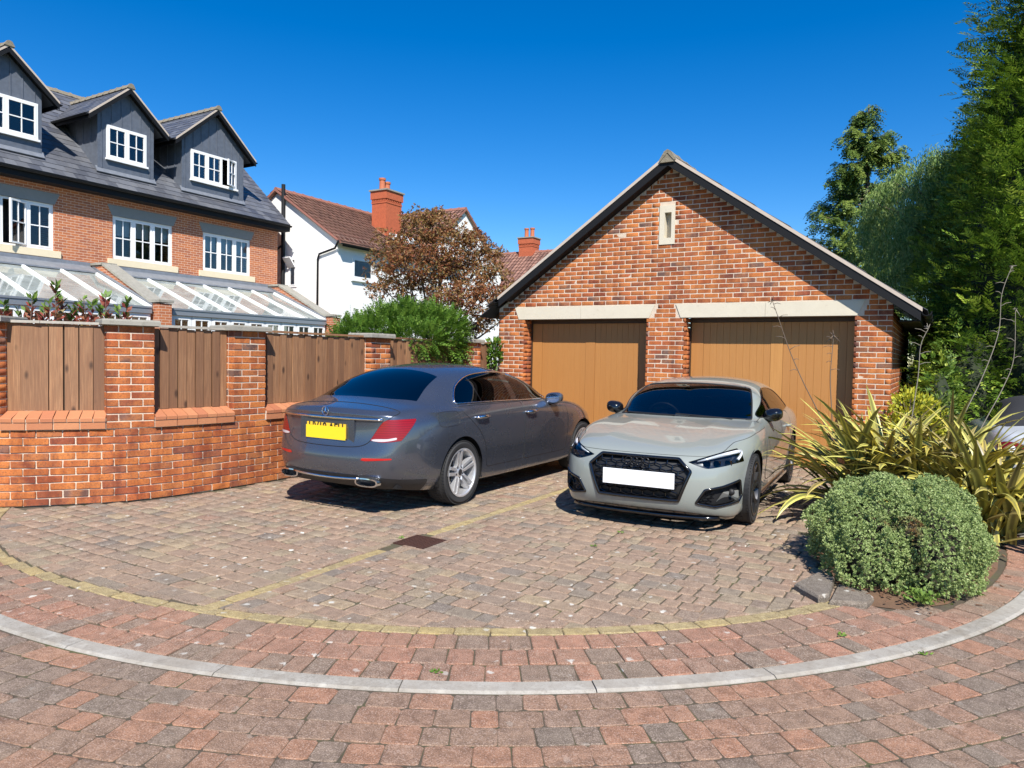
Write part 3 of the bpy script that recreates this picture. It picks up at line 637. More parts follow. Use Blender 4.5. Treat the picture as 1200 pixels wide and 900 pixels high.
def frame_window(parent, name, O, U, Vv, Nn, cas, h, bars, mull=.06, blind=0, open_=(), room=True):
    """window: O lower-left outer corner, U along, Vv up, Nn outwards; cas = list of casement widths; bars=(columns, rows)"""
    O, U, Vv, Nn = map(lambda a: np.array(a, float), (O, U, Vv, Nn)); W_ = sum(cas)+mull*(len(cas)+1); hw = mull
    def bx_(m, u0, u1, v0, v1, n0, n1): m.obox(O+U*(u0+u1)/2+Vv*(v0+v1)/2+Nn*(n0+n1)/2, U*(u1-u0)/2, Vv*(v1-v0)/2, Nn*(n1-n0)/2)
    fr = MB(); bx_(fr, 0, W_, 0, hw, -.05, .02); bx_(fr, 0, W_, h-hw, h, -.05, .02)
    x = 0
    for i in range(len(cas)+1): bx_(fr, x, x+mull, hw, h-hw, -.05, .02); x += mull+(cas[i] if i < len(cas) else 0)
    w = fr.build(name, MATS['white_frame'], parent); w.location = -Vector(parent.location)
    x = mull
    for i, cw in enumerate(cas):
        sa = MB(); so = .012; s0 = .045; ang = 0
        bx_(sa, x, x+cw, hw, hw+s0, -.03, .028); bx_(sa, x, x+cw, h-hw-s0, h-hw, -.03, .028); bx_(sa, x, x+s0, hw+s0, h-hw-s0, -.03, .028); bx_(sa, x+cw-s0, x+cw, hw+s0, h-hw-s0, -.03, .028)
        for b in range(1, bars[0]): bx_(sa, x+cw*b/bars[0]-.011, x+cw*b/bars[0]+.011, hw+s0, h-hw-s0, -.02, .02)
        for b in range(1, bars[1]): bx_(sa, x+s0, x+cw-s0, hw+(h-2*hw)*b/bars[1]-.014, hw+(h-2*hw)*b/bars[1]+.014, -.022, .022)
        gl = MB(); bx_(gl, x+s0, x+cw-s0, hw+s0, h-hw-s0, -.008, -.002)
        if i in open_:      # casement swung out about its far edge
            a = math.radians(28); piv = O+U*(x+cw); 
            def sw(v): d = np.array(v)-piv; du, dn = d@U, d@Nn; return tuple(piv+U*(du*math.cos(a)+dn*math.sin(a))+Nn*(-du*math.sin(a)+dn*math.cos(a))+Vv*(d@Vv))
            sa.v = [sw(v) for v in sa.v]; gl.v = [sw(v) for v in gl.v]
        sa.build('sash', MATS['white_frame'], w); gl.build('pane', MATS['pane'], w)
        if blind: bl = MB(); bx_(bl, x+.01, x+cw-.01, h-hw-(h-2*hw)*blind, h-hw, -.13, -.12); bl.build('blind', MATS['blind'], w)
        x += cw+mull
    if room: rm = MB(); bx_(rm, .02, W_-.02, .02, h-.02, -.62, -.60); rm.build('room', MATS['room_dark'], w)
    return w
def roof_tiles(parent, name, mat, A, B, up, n_rows, tile_w, thick=.02, wave=False, holes=None, seed=1):
    """courses of tiles on the plane with eaves from A to B and the slope vector up"""
    A, B, up = map(lambda a: np.array(a, float), (A, B, up)); U = B-A; L = np.linalg.norm(U); U /= L; N_ = np.cross(U, up); N_ /= np.linalg.norm(N_)
    if N_[2] < 0: N_ = -N_
    m = MB(); rgx = np.random.default_rng(seed); nc = int(L/tile_w)
    for r_ in range(n_rows):
        p0, p1 = r_/n_rows, (r_+1.06)/n_rows; p1 = min(p1, 1.0)
        for c_ in range(-1, nc+1):
            u0 = (c_+(.5 if r_ % 2 and not wave else 0))*tile_w; u1 = u0+tile_w-.004; u0, u1 = max(u0, 0), min(u1, L)
            if u1-u0 < .02: continue
            if holes and holes((u0+u1)/2, (p0+p1)/2): continue
            j = rgx.normal(0, .002)+thick; a, b, c, d = A+U*u0+up*p0, A+U*u1+up*p0, A+U*u1+up*p1, A+U*u0+up*p1
            if wave:
                um = (u0*.45+u1*.55); e = A+U*um+up*p0; g_ = A+U*um+up*p1
                m.add([a+N_*(j+.035), e+N_*j, b+N_*(j+.005), c+N_*.006, g_+N_*.0, d+N_*.035, a+N_*(j+.0), b-N_*.01, e-N_*.01], [(0, 1, 4, 5), (1, 2, 3, 4), (6, 8, 1, 0), (8, 7, 2, 1)], .01+.98*rgx.random())
            else: m.add([a+N_*j, b+N_*j, c+N_*.004, d+N_*.004, a, b], [(0, 1, 2, 3), (4, 5, 1, 0)], .01+.98*rgx.random())
    o = m.build(name, mat, parent); tag(o, kind='stuff'); return o
for nm, a, b in (('house_slate', (.06, .064, .078), (.135, .14, .155)), ('clay_tile', (.17, .085, .062), (.33, .175, .125))):
    t = NT(nm+'_v'); c = t.mix(t.rnd(), a, b); c = t.mix(t.ramp(t.noise(3, 5, .7, t.geo()), [(.5, 0), (.75, .5)]), c, (.17, .16, .15) if 'slate' in nm else (.10, .05, .04)); t.p(Base_Color=c, Roughness=.42 if 'slate' in nm else .8); MATS[nm+'_v'] = t.m
# ---- brick terrace house on the left
HX, HY1, HY0 = -21.5, 18.72, 1.0
hs_ = root('brick_house', 'long red brick house with slate roof and three lead-clad dormers', 'house', (-25, 10, 0)); hl = -Vector(hs_.location)
def hadd(m, name, mat, par=None, smooth=False):
    o = m.build(name, mat, par or hs_, smooth)
    if par is None: o.location = hl
    return o
WIN = [(15.55, 17.49), (12.47, 14.43), (8.85, 10.80)]; WZ0, WZ1 = 4.30, 5.59
m = MB(); yb = [HY0]+[q for a, b in sorted(WIN) for q in (a, b)]+[HY1]
m.box((HX-.25, HY0, 0), (HX, HY1, WZ0)); m.box((HX-.25, HY0, WZ1), (HX, HY1, 6.28))
for i in range(0, len(yb), 2): m.box((HX-.25, yb[i], WZ0), (HX, yb[i+1], WZ1))
m.box((-28.5, HY1-.25, 0), (HX-.25, HY1, 6.28)); m.prism([(-28.5, HY1-.25, 6.28), (HX, HY1-.25, 6.28), (-25, HY1-.25, 9.75)], (0, .25, 0)); m.box((-28.5, HY0, 0), (-28.25, HY1-.25, 6.28)); hadd(m, 'wall', MATS['house_brick'])
for wi, (a, b) in enumerate(WIN):
    cw = (b-a-.24)/3; frame_window(hs_, 'window', (HX-.06, a, WZ0), (0, 1, 0), (0, 0, 1), (1, 0, 0), [cw]*3, WZ1-WZ0, (2, 2), blind=.42 if wi < 2 else .0, open_=(1,) if wi == 2 else ())
    m = MB(); m.prism([(HX+.012, a-.02, WZ1+.0), (HX+.012, b+.02, WZ1+.0), (HX+.012, b+.16, WZ1+.31), (HX+.012, a-.16, WZ1+.31)], (-.12, 0, 0)); hadd(m, 'lintel', MATS['grey_lintel'])
    m = MB(); m.box((HX-.1, a-.16, WZ0-.20), (HX+.07, b+.16, WZ0-.003)); hadd(m, 'sill', MATS['sill_stone'])
SL = (9.93-6.38)/3.9; RY1 = HY1+.22
m = MB(); m.prism([(-21.1, HY0, 6.36), (-25, HY0, 9.91), (-28.9, HY0, 6.36), (-28.9, HY0, 6.28), (-25, HY0, 9.80), (-21.1, HY0, 6.28)], (0, RY1-HY0, 0)); rf = hadd(m, 'roof', MATS['house_slate_v'])
m = MB(); m.box((-21.08, HY0, 6.10), (-21.13, RY1, 6.30)); m.box((-21.13, HY0, 6.10), (HX, RY1, 6.13)); hadd(m, 'fascia', MATS['black_paint'])
m = MB(); pr = [(-21.02+.065*math.cos(a), 6.31+.065*math.sin(a)) for a in np.linspace(PI, 2*PI, 9)]; pr2 = [(-21.02+.055*math.cos(a), 6.31+.055*math.sin(a)) for a in np.linspace(2*PI, PI, 9)]; m.prism([(x, HY0, z) for x, z in pr+pr2], (0, RY1-HY0, 0)); hadd(m, 'gutter', MATS['black_paint'])
m = MB(); m.prism([(-21.1, RY1, 6.34), (-25, RY1, 9.89), (-25, RY1, 9.72), (-21.1, RY1, 6.17)], (0, .03, 0)); hadd(m, 'bargeboard', MATS['black_paint'])
DOR = [(16.0, 1.21, [.53, .53, .53], (2,)), (12.93, .88, [.55, .55], ()), (9.62, .90, [.72, .72], ())]
def in_dormer(u, v):
    y = HY0+u; z = 6.38+v*3.55
    return any(abs(y-c) < w-.05 and 6.95 < z < 8.55+ .887*max(0, w+.35-abs(y-c))*.9 for c, w, _, _ in DOR)
roof_tiles(rf, 'slate', MATS['house_slate_v'], (-21.06, HY0, 6.345), (-21.06, RY1, 6.345), (-3.94, 0, 3.585), 20, .30, .018, holes=in_dormer)
def ridge_run(par, p, q, n, mat, w=.11):
    p, q = np.array(p), np.array(q); d = (q-p)/n; s_ = np.cross(d, (0, 0, 1)); s_ /= np.linalg.norm(s_); m = MB()
    for i in range(n):
        a = p+d*i; m.prism([a-s_*w-np.array((0, 0, .06)), a-s_*w*.5+np.array((0, 0, .055)), a+np.array((0, 0, .075)), a+s_*w*.5+np.array((0, 0, .055)), a+s_*w-np.array((0, 0, .06))], d*.97); b = a+d*.86; m.prism([b-s_*w*1.1-np.array((0, 0, .05)), b-s_*w*.55+np.array((0, 0, .07)), b+np.array((0, 0, .095)), b+s_*w*.55+np.array((0, 0, .07)), b+s_*w*1.1-np.array((0, 0, .05))], d*.14)
    o = m.build('ridge', mat, par); return o
o = ridge_run(hs_, (-25, HY0, 9.93), (-25, RY1, 9.93), 40, MATS['ridge_tile']); o.location = hl
for di, (cy, hw, cas, opn) in enumerate(DOR):
    fx = -21.55; ez = 8.58; rw = hw+.36; sl = .887; az = ez+.02+sl*hw+.0; bk = -25.0
    w0, w1 = cy-sum(cas)/2-.05*(len(cas)+1)/2, 0; W_ = sum(cas)+.05*(len(cas)+1); z0, z1 = 7.28, 8.26
    m = MB()      # face around the window, cheeks
    m.prism([(fx, cy-hw, 6.75), (fx, w0, 6.75), (fx, w0, az-sl*abs(w0-cy)), (fx, cy-hw, ez)], (-.1, 0, 0)); m.prism([(fx, w0+W_, 6.75), (fx, cy+hw, 6.75), (fx, cy+hw, ez), (fx, w0+W_, az-sl*abs(w0+W_-cy))], (-.1, 0, 0))
    m.prism([(fx, w0, z1), (fx, w0+W_, z1), (fx, w0+W_, az-sl*abs(w0+W_-cy)), (fx, cy, az), (fx, w0, az-sl*abs(w0-cy))], (-.1, 0, 0)); m.box((fx, w0, 6.75), (fx-.1, w0+W_, z0))
    for s_ in (-1, 1): m.prism([(fx-.1, cy+s_*hw, 6.75), (fx-.1, cy+s_*hw, ez+.05), (-23.7, cy+s_*hw, ez+.05), (-23.7, cy+s_*hw, 8.4)], (0, -s_*.08, 0))
    dm = hadd(m, 'dormer', MATS['lead'])
    m = MB()      # standing seams
    for y in np.arange(cy-hw+.12, cy+hw-.05, .30):
        if w0-.03 < y < w0+W_+.03: a, b = z1+.02, az-sl*abs(y-cy)-.02
        else: a, b = 6.95, az-sl*abs(y-cy)-.02
        m.box((fx, y-.012, a), (fx+.016, y+.012, b))
    for x in (-21.9, -22.3, -22.7):
        for s_ in (-1, 1): m.box((x, cy+s_*hw, 7.0), (x-.03, cy+s_*(hw+.016), ez))
    m.build('lead_seam', MATS['lead'], dm)
    frame_window(hs_, 'dormer_window', (fx+.01, w0, z0), (0, 1, 0), (0, 0, 1), (1, 0, 0), cas, z1-z0, (2, 2), .05, open_=opn)
    m = MB(); m.box((fx+.003, w0-.03, z0-.06), (fx+.09, w0+W_+.03, z0-.002)); hadd(m, 'dormer_sill', MATS['white_frame'])
    m = MB(); m.prism([(fx+.05, cy-hw-.05, 6.80), (fx+.05, cy+hw+.05, 6.80), (fx-.05, cy+hw+.05, 6.97), (fx-.05, cy-hw-.05, 6.97)], (.02, 0, .02)); hadd(m, 'apron_flashing', MATS['lead_pale'])
    rz = az+.13
    for s_ in (-1, 1):
        ye = cy+s_*rw; zt = rz-sl*rw
        m = MB(); m.prism([(fx+.22, cy, rz-.06), (fx+.22, ye, zt-.06), (fx+.22, ye, zt), (fx+.22, cy, rz)], (bk-fx-.22, 0, 0)); dr = hadd(m, 'dormer_roof', MATS['house_slate_v'])
        roof_tiles(dr, 'slate', MATS['house_slate_v'], (fx+.21, ye, zt+.004), (bk+.3, ye, zt+.004), (0, cy-ye, rz-zt), 9, .28, .014, seed=di*2+s_+5)
        m = MB(); m.prism([(fx+.245, cy, rz-.045), (fx+.245, ye, zt-.045), (fx+.245, ye, zt+.02), (fx+.245, cy, rz+.02)], (-.02, 0, 0)); hadd(m, 'dormer_verge', MATS['verge'])
        m = MB(); m.prism([(fx+.235, cy, rz-.19), (fx+.235, ye, zt-.19), (fx+.235, ye, zt-.05), (fx+.235, cy, rz-.05)], (-.03, 0, 0)); m.prism([(fx+.2, cy, rz-.10), (fx+.2, ye, zt-.10), (fx+.2, ye, zt-.065), (fx+.2, cy, rz-.065)], (-.2, 0, 0)); m.box((fx+.2, ye, zt-.16), (-23.6, ye-s_*.03, zt-.05)); hadd(m, 'dormer_barge', MATS['black_paint'])
        m = MB(); gy = ye+s_*.05; m.prism([(fx+.2, gy+.05*math.cos(a), zt-.03+.05*math.sin(a)) for a in np.linspace(PI, 2*PI, 7)], (-2.0, 0, 0)); hadd(m, 'dormer_gutter', MATS['black_paint'])
    o = ridge_run(hs_, (bk+.1, cy, rz+.01), (fx+.27, cy, rz+.01), 11, MATS['ridge_tile'], .12); o.location = hl
# ---- glazed lean-tos against the house
GXF = -18.5; LZ0, LZ1 = 2.72, 3.86
def lean_to(y0, y1, nb, label):
    rt = root('conservatory', label, 'conservatory', (-20, (y0+y1)/2, 0), 0, 'lean-to conservatories along the brick house'); ol = -Vector(rt.location)
    def add(m, nm, mat, par=None):
        o = m.build(nm, mat, par or rt)
        if par is None: o.location = ol
        return o
    m = MB(); m.box((HX, y0, LZ1-.05), (HX+.10, y1, LZ1+.22)); m.prism([(HX+.1, y0, LZ1+.12), (HX+.45, y0, LZ1-.06), (HX+.45, y0, LZ1-.10), (HX+.1, y0, LZ1+.0)], (0, y1-y0, 0)); add(m, 'lead_flashing', MATS['lead_pale'])
    m = MB(); m.box((GXF-.02, y0, LZ0-.16), (GXF+.10, y1, LZ0-.02)); m.box((GXF+.03, y0, LZ0-.02), (GXF+.12, y1, LZ0+.03)); add(m, 'gutter', MATS['alu_grey'])
    p = (y1-y0)/nb
    for i in range(nb):
        m = MB(); m.prism([(HX+.1, y0+i*p+.03, LZ1), (GXF+.02, y0+i*p+.03, LZ0), (GXF+.02, y0+(i+1)*p-.03, LZ0), (HX+.1, y0+(i+1)*p-.03, LZ1)], (0, 0, .012)); add(m, 'roof_pane', MATS['roof_glass'])
    for i in range(nb+1):
        m = MB(); y = y0+i*p; m.prism([(HX+.1, y-.035, LZ1-.06), (GXF+.05, y-.035, LZ0-.05), (GXF+.05, y-.035, LZ0+.05), (HX+.1, y-.035, LZ1+.05)], (0, .07, 0)); add(m, 'glazing_bar', MATS['white_frame'])
    n = max(2, round((y1-y0)/.62)); w = (y1-y0)/n
    for i in range(n): frame_window(rt, 'window', (GXF+.02, y0+i*w+.01, 1.15), (0, 1, 0), (0, 0, 1), (1, 0, 0), [w-.14], 1.40, (2, 3), room=False)
    m = MB(); m.box((GXF-.06, y0, 0), (GXF+.06, y1, 1.14)); m.box((HX, y0, 0), (GXF, y1, .1)); add(m, 'base_wall', MATS['house_brick'])
    m = MB(); m.box((GXF-.06, y0+.1, 1.2), (GXF-.09, y1-.1, 2.5)); return rt
lean_to(12.35, 18.2, 6, 'glazed lean-to conservatory nearest the white house'); lean_to(5.9, 11.75, 6, 'glazed lean-to conservatory behind the red-tipped leaves')
for y0, lb in ((11.80, 'stepped parapet wall dividing the two conservatories'), (18.25, 'sloping parapet wall at the end by the white house')):
    rt = root('parapet_wall', lb, 'wall', (-20, y0+.2, 0), 0, 'parapets beside the conservatories'); ol = -Vector(rt.location); pz = .42
    m = MB(); m.prism([(HX, y0+.04, 0), (GXF+.30, y0+.04, 0), (GXF+.30, y0+.04, LZ0+.12), (GXF-.1, y0+.04, LZ0+.14), (HX+.6, y0+.04, LZ1+.12), (HX, y0+.04, LZ1+.14)], (0, .36, 0)); m.build('wall', MATS['house_brick'], rt).location = ol
    m = MB(); m.prism([(HX+.1, y0+.03, LZ1-.2), (GXF, y0+.03, LZ0-.15), (GXF, y0+.03, LZ0+.13), (HX+.1, y0+.03, LZ1+.13)], (0, -.02, 0)); m.build('lead_flashing', MATS['lead_pale'], rt).location = ol
    m = MB(); m.box((HX, y0, LZ1+.15), (HX+.62, y0+.44, LZ1+.22)); m.prism([(HX+.6, y0, LZ1+.13), (GXF-.1, y0, LZ0+.15), (GXF-.1, y0, LZ0+.22), (HX+.6, y0, LZ1+.20)], (0, .44, 0)); m.box((GXF-.1, y0, LZ0+.15), (GXF+.34, y0+.44, LZ0+.22)); m.build('coping', MATS['coping_stone'], rt).location = ol
# ---- white rendered houses behind
def white_house(label, x0, x1, y0, y1, ez, rz, over=.12, wins=(), gable_wins=(), name='white_house', at=None):
    """ridge along Y; gable towards the court at y0, eaves at x1 (right)"""
    rt = root(name, label, 'house', ((x0+x1)/2, y0, 0)); ol = -Vector(rt.location); xm = (x0+x1)/2
    if at: rt.location = at; rt.rotation_euler = (0, 0, PI/2); ol = Vector((0, 0, 0))
    def add(m, nm, mat, par=None, smooth=False):
        o = m.build(nm, mat, par or rt, smooth)
        if par is None: o.location = ol
        return o
    m = MB(); m.prism([(x0, y0, 0), (x1, y0, 0), (x1, y0, ez), (xm, y0, rz-.12), (x0, y0, ez)], (0, y1-y0, 0)); add(m, 'wall', MATS['white_render'])
    sl = (rz-ez)/(xm-x0)
    for s_ in (-1, 1):
        xe = xm+s_*((x1-x0)/2+.28); zt = rz-sl*((x1-x0)/2+.28); m = MB(); m.prism([(xm, y0-over, rz-.10), (xe, y0-over, zt-.10), (xe, y0-over, zt-.01), (xm, y0-over, rz-.01)], (0, y1-y0+2*over, 0)); rf_ = add(m, 'roof', MATS['clay_tile_v'])
        roof_tiles(rf_, 'roof_tile', MATS['clay_tile_v'], (xe, y0-over-.01, zt), (xe, y1+over, zt), (xm-xe, 0, rz-zt), 13, .24, .03, True, seed=4)
        m = MB(); m.prism([(xm, y0-over-.025, rz-.07), (xe, y0-over-.025, zt-.07), (xe, y0-over-.025, zt+.03), (xm, y0-over-.025, rz+.03)], (0, .02, 0)); add(m, 'verge', simple('verge_red', (.28, .12, .09), .8))
        m = MB(); m.prism([(xe+s_*.04+.05*math.cos(a), y0-over, zt-.06+.05*math.sin(a)) for a in np.linspace(PI, 2*PI, 7)], (0, y1-y0+2*over, 0)); m.box((xe, y0, zt-.16), (xe-s_*.03, y1, zt-.04)); add(m, 'gutter', MATS['black_paint'])
    o = ridge_run(rt, (xm, y0-over, rz+.01), (xm, y1+over, rz+.01), max(4, int((y1-y0)/.45)), simple('ridge_red', (.26, .11, .075), .85, var=.3), .12); o.location = ol
    for (a, b, z0, z1) in wins:
        frame_window(rt, 'window', (x1+.008, a, z0), (0, 1, 0), (0, 0, 1), (1, 0, 0), [b-a-.12], z1-z0, (1, 1), blind=0)
        m = MB(); m.box((x1, a-.05, z0-.08), (x1+.09, b+.05, z0-.004)); add(m, 'sill', MATS['white_frame'])
    for (a, b, z0, z1) in gable_wins: frame_window(rt, 'window', (a, y0-.008, z0), (1, 0, 0), (0, 0, 1), (0, -1, 0), [b-a-.12], z1-z0, (1, 1))
    return rt, add
wh, wadd = white_house('white rendered house with brown tiled roof and tall red chimney', -25.6, -19.2, 19.5, 27.4, 5.86, 7.92, wins=[(20.27, 21.42, 4.42, 5.24)], gable_wins=[(-21.75, -21.30, 4.1, 5.25)])
m = MB(); m.tube([(-21.95, 19.38, 0), (-21.95, 19.38, 8.05)], .075, 10); wadd(m, 'soil_pipe', MATS['black_paint'], smooth=True)
m = MB(); m.tube([(-21.95, 19.4, 5.75), (-22.2, 19.2, 5.5), (-22.6, 18.9, 5.3)], .045, 8); wadd(m, 'branch_pipe', MATS['black_paint'], smooth=True)
m = MB(); m.tube([(-18.95, 19.3, 5.7), (-19.25, 19.42, 5.45), (-20.05, 19.42, 5.28), (-20.12, 19.42, 5.1), (-20.12, 19.42, 1)], .04, 8); wadd(m, 'downpipe', MATS['black_paint'], smooth=True)
m = MB(); m.prism([(-21.73, 19.42, 4.85), (-21.33, 19.42, 4.85), (-21.33, 19.15, 5.2), (-21.73, 19.15, 5.2)], (0, .04, .03)); wadd(m, 'top_light', MATS['white_frame'])
def chimney(par, add, x, y, wx, wy, z0, z1, pots, cap=None):
    m = MB(); m.box((x-wx/2, y-wy/2, z0), (x+wx/2, y+wy/2, z1)); ch = add(m, 'chimney', MATS['chimney_brick'])
    m = MB()
    for i, (e, za, zb) in enumerate(((.02, z1-.52, z1-.45), (.05, z1-.34, z1-.0))): m.box((x-wx/2-e, y-wy/2-e, za), (x+wx/2+e, y+wy/2+e, zb))
    for k in range(9):
        for s_ in (-1, 1): m.box((x-wx/2+k*wx/9+.01, y+s_*(wy/2+.03), z1-.44), (x-wx/2+k*wx/9+.06, y+s_*(wy/2), z1-.36)); m.box((x+s_*(wx/2+.03), y-wy/2+k*wy/9+.01, z1-.44), (x+s_*(wx/2), y-wy/2+k*wy/9+.06, z1-.36))
    m.build('corbel', MATS['chimney_brick'], ch)
    m = MB(); m.prism([(x-wx/2-.1, y-wy/2-.1, z1), (x+wx/2+.1, y-wy/2-.1, z1), (x+wx/2+.1, y+wy/2+.1, z1), (x-wx/2-.1, y+wy/2+.1, z1)], (0, 0, .06)); m.build('cap', MATS['coping_stone'], ch)
    for px, py, h in pots:
        m = MB(); m.lathe([(.12, 0), (.14, .02), (.13, .06), (.12, h-.1), (.15, h-.08), (.15, h), (.10, h), (.10, h-.3)], (x+px, y+py, z1+.05), 'z', 14); m.build('chimney_pot', MATS['clay_pot'], ch, True, 40)
    return ch
chimney(wh, wadd, -20.7, 23.95, .80, 1.0, 5.8, 8.52, [(-.08, -.22, .55), (-.08, .10, .45)])
m = MB(); m.prism([(-19.9, 23.2, 6.6), (-19.6, 23.2, 6.25), (-19.6, 24.8, 6.25), (-19.9, 24.8, 6.6)], (.02, 0, .06)); wadd(m, 'lead_flashing', MATS['white_frame'])
w2, w2add = white_house('white gabled house half hidden behind the maple', -3.4, 3.4, 0, 9.0, 5.9, 8.55, name='gabled_house', at=(-19.6, 28.2, 0))
w3, w3add = white_house('distant house with brown tiled roof above the garage eaves', -3.4, 3.4, 0, 9.0, 5.3, 7.95, name='tiled_house', at=(-18.6, 38.0, 0))
chimney(w3, w3add, 0.0, 3.0, .8, .95, 7.0, 8.75, [(0, -.22, .6), (0, .18, .6)])

# ------------------------------------------------------------------ cars
def subdivide(verts, faces, creases, levels):
    me = bpy.data.meshes.new('cage'); me.from_pydata(verts, [], faces); me.update(calc_edges=True)
    at = me.attributes.new('crease_edge', 'FLOAT', 'EDGE')
    for e in me.edges:
        w = creases.get(tuple(sorted(e.vertices)), 0.0); at.data[e.index].value = w
    o = bpy.data.objects.new('cage', me); COL.objects.link(o)
    md = o.modifiers.new('s', 'SUBSURF'); md.levels = levels; md.render_levels = levels; md.boundary_smooth = 'PRESERVE_CORNERS'
    dg = bpy.context.evaluated_depsgraph_get(); ev = o.evaluated_get(dg); m2 = ev.to_mesh()
    V = np.empty(len(m2.vertices)*3, np.float32); m2.vertices.foreach_get('co', V); V = V.reshape(-1, 3).astype(float)
    F = np.empty(len(m2.loops), np.int32); m2.loops.foreach_get('vertex_index', F); F = F.reshape(-1, 4)
    ev.to_mesh_clear(); bpy.data.objects.remove(o); bpy.data.meshes.remove(me)
    return V, F

def smooth_poly(pts, n=6, keep=()):
    """closed Catmull-Rom through pts; corners listed in keep stay sharp"""
    pts = np.asarray(pts, float); m = len(pts); out = []
    for i in range(m):
        p0, p1, p2, p3 = pts[i-1], pts[i], pts[(i+1) % m], pts[(i+2) % m]
        t1 = np.zeros(2) if i in keep else (p2-p0)/2; t2 = np.zeros(2) if (i+1) % m in keep else (p3-p1)/2
        L = np.linalg.norm(p2-p1)
        for tt in (t1, t2):
            l = np.linalg.norm(tt)
            if l > L: tt *= L/l
        for k in range(n):
            t = k/n; out.append((2*t**3-3*t*t+1)*p1+(t**3-2*t*t+t)*t1+(-2*t**3+3*t*t)*p2+(t**3-t*t)*t2)
    return np.array(out)

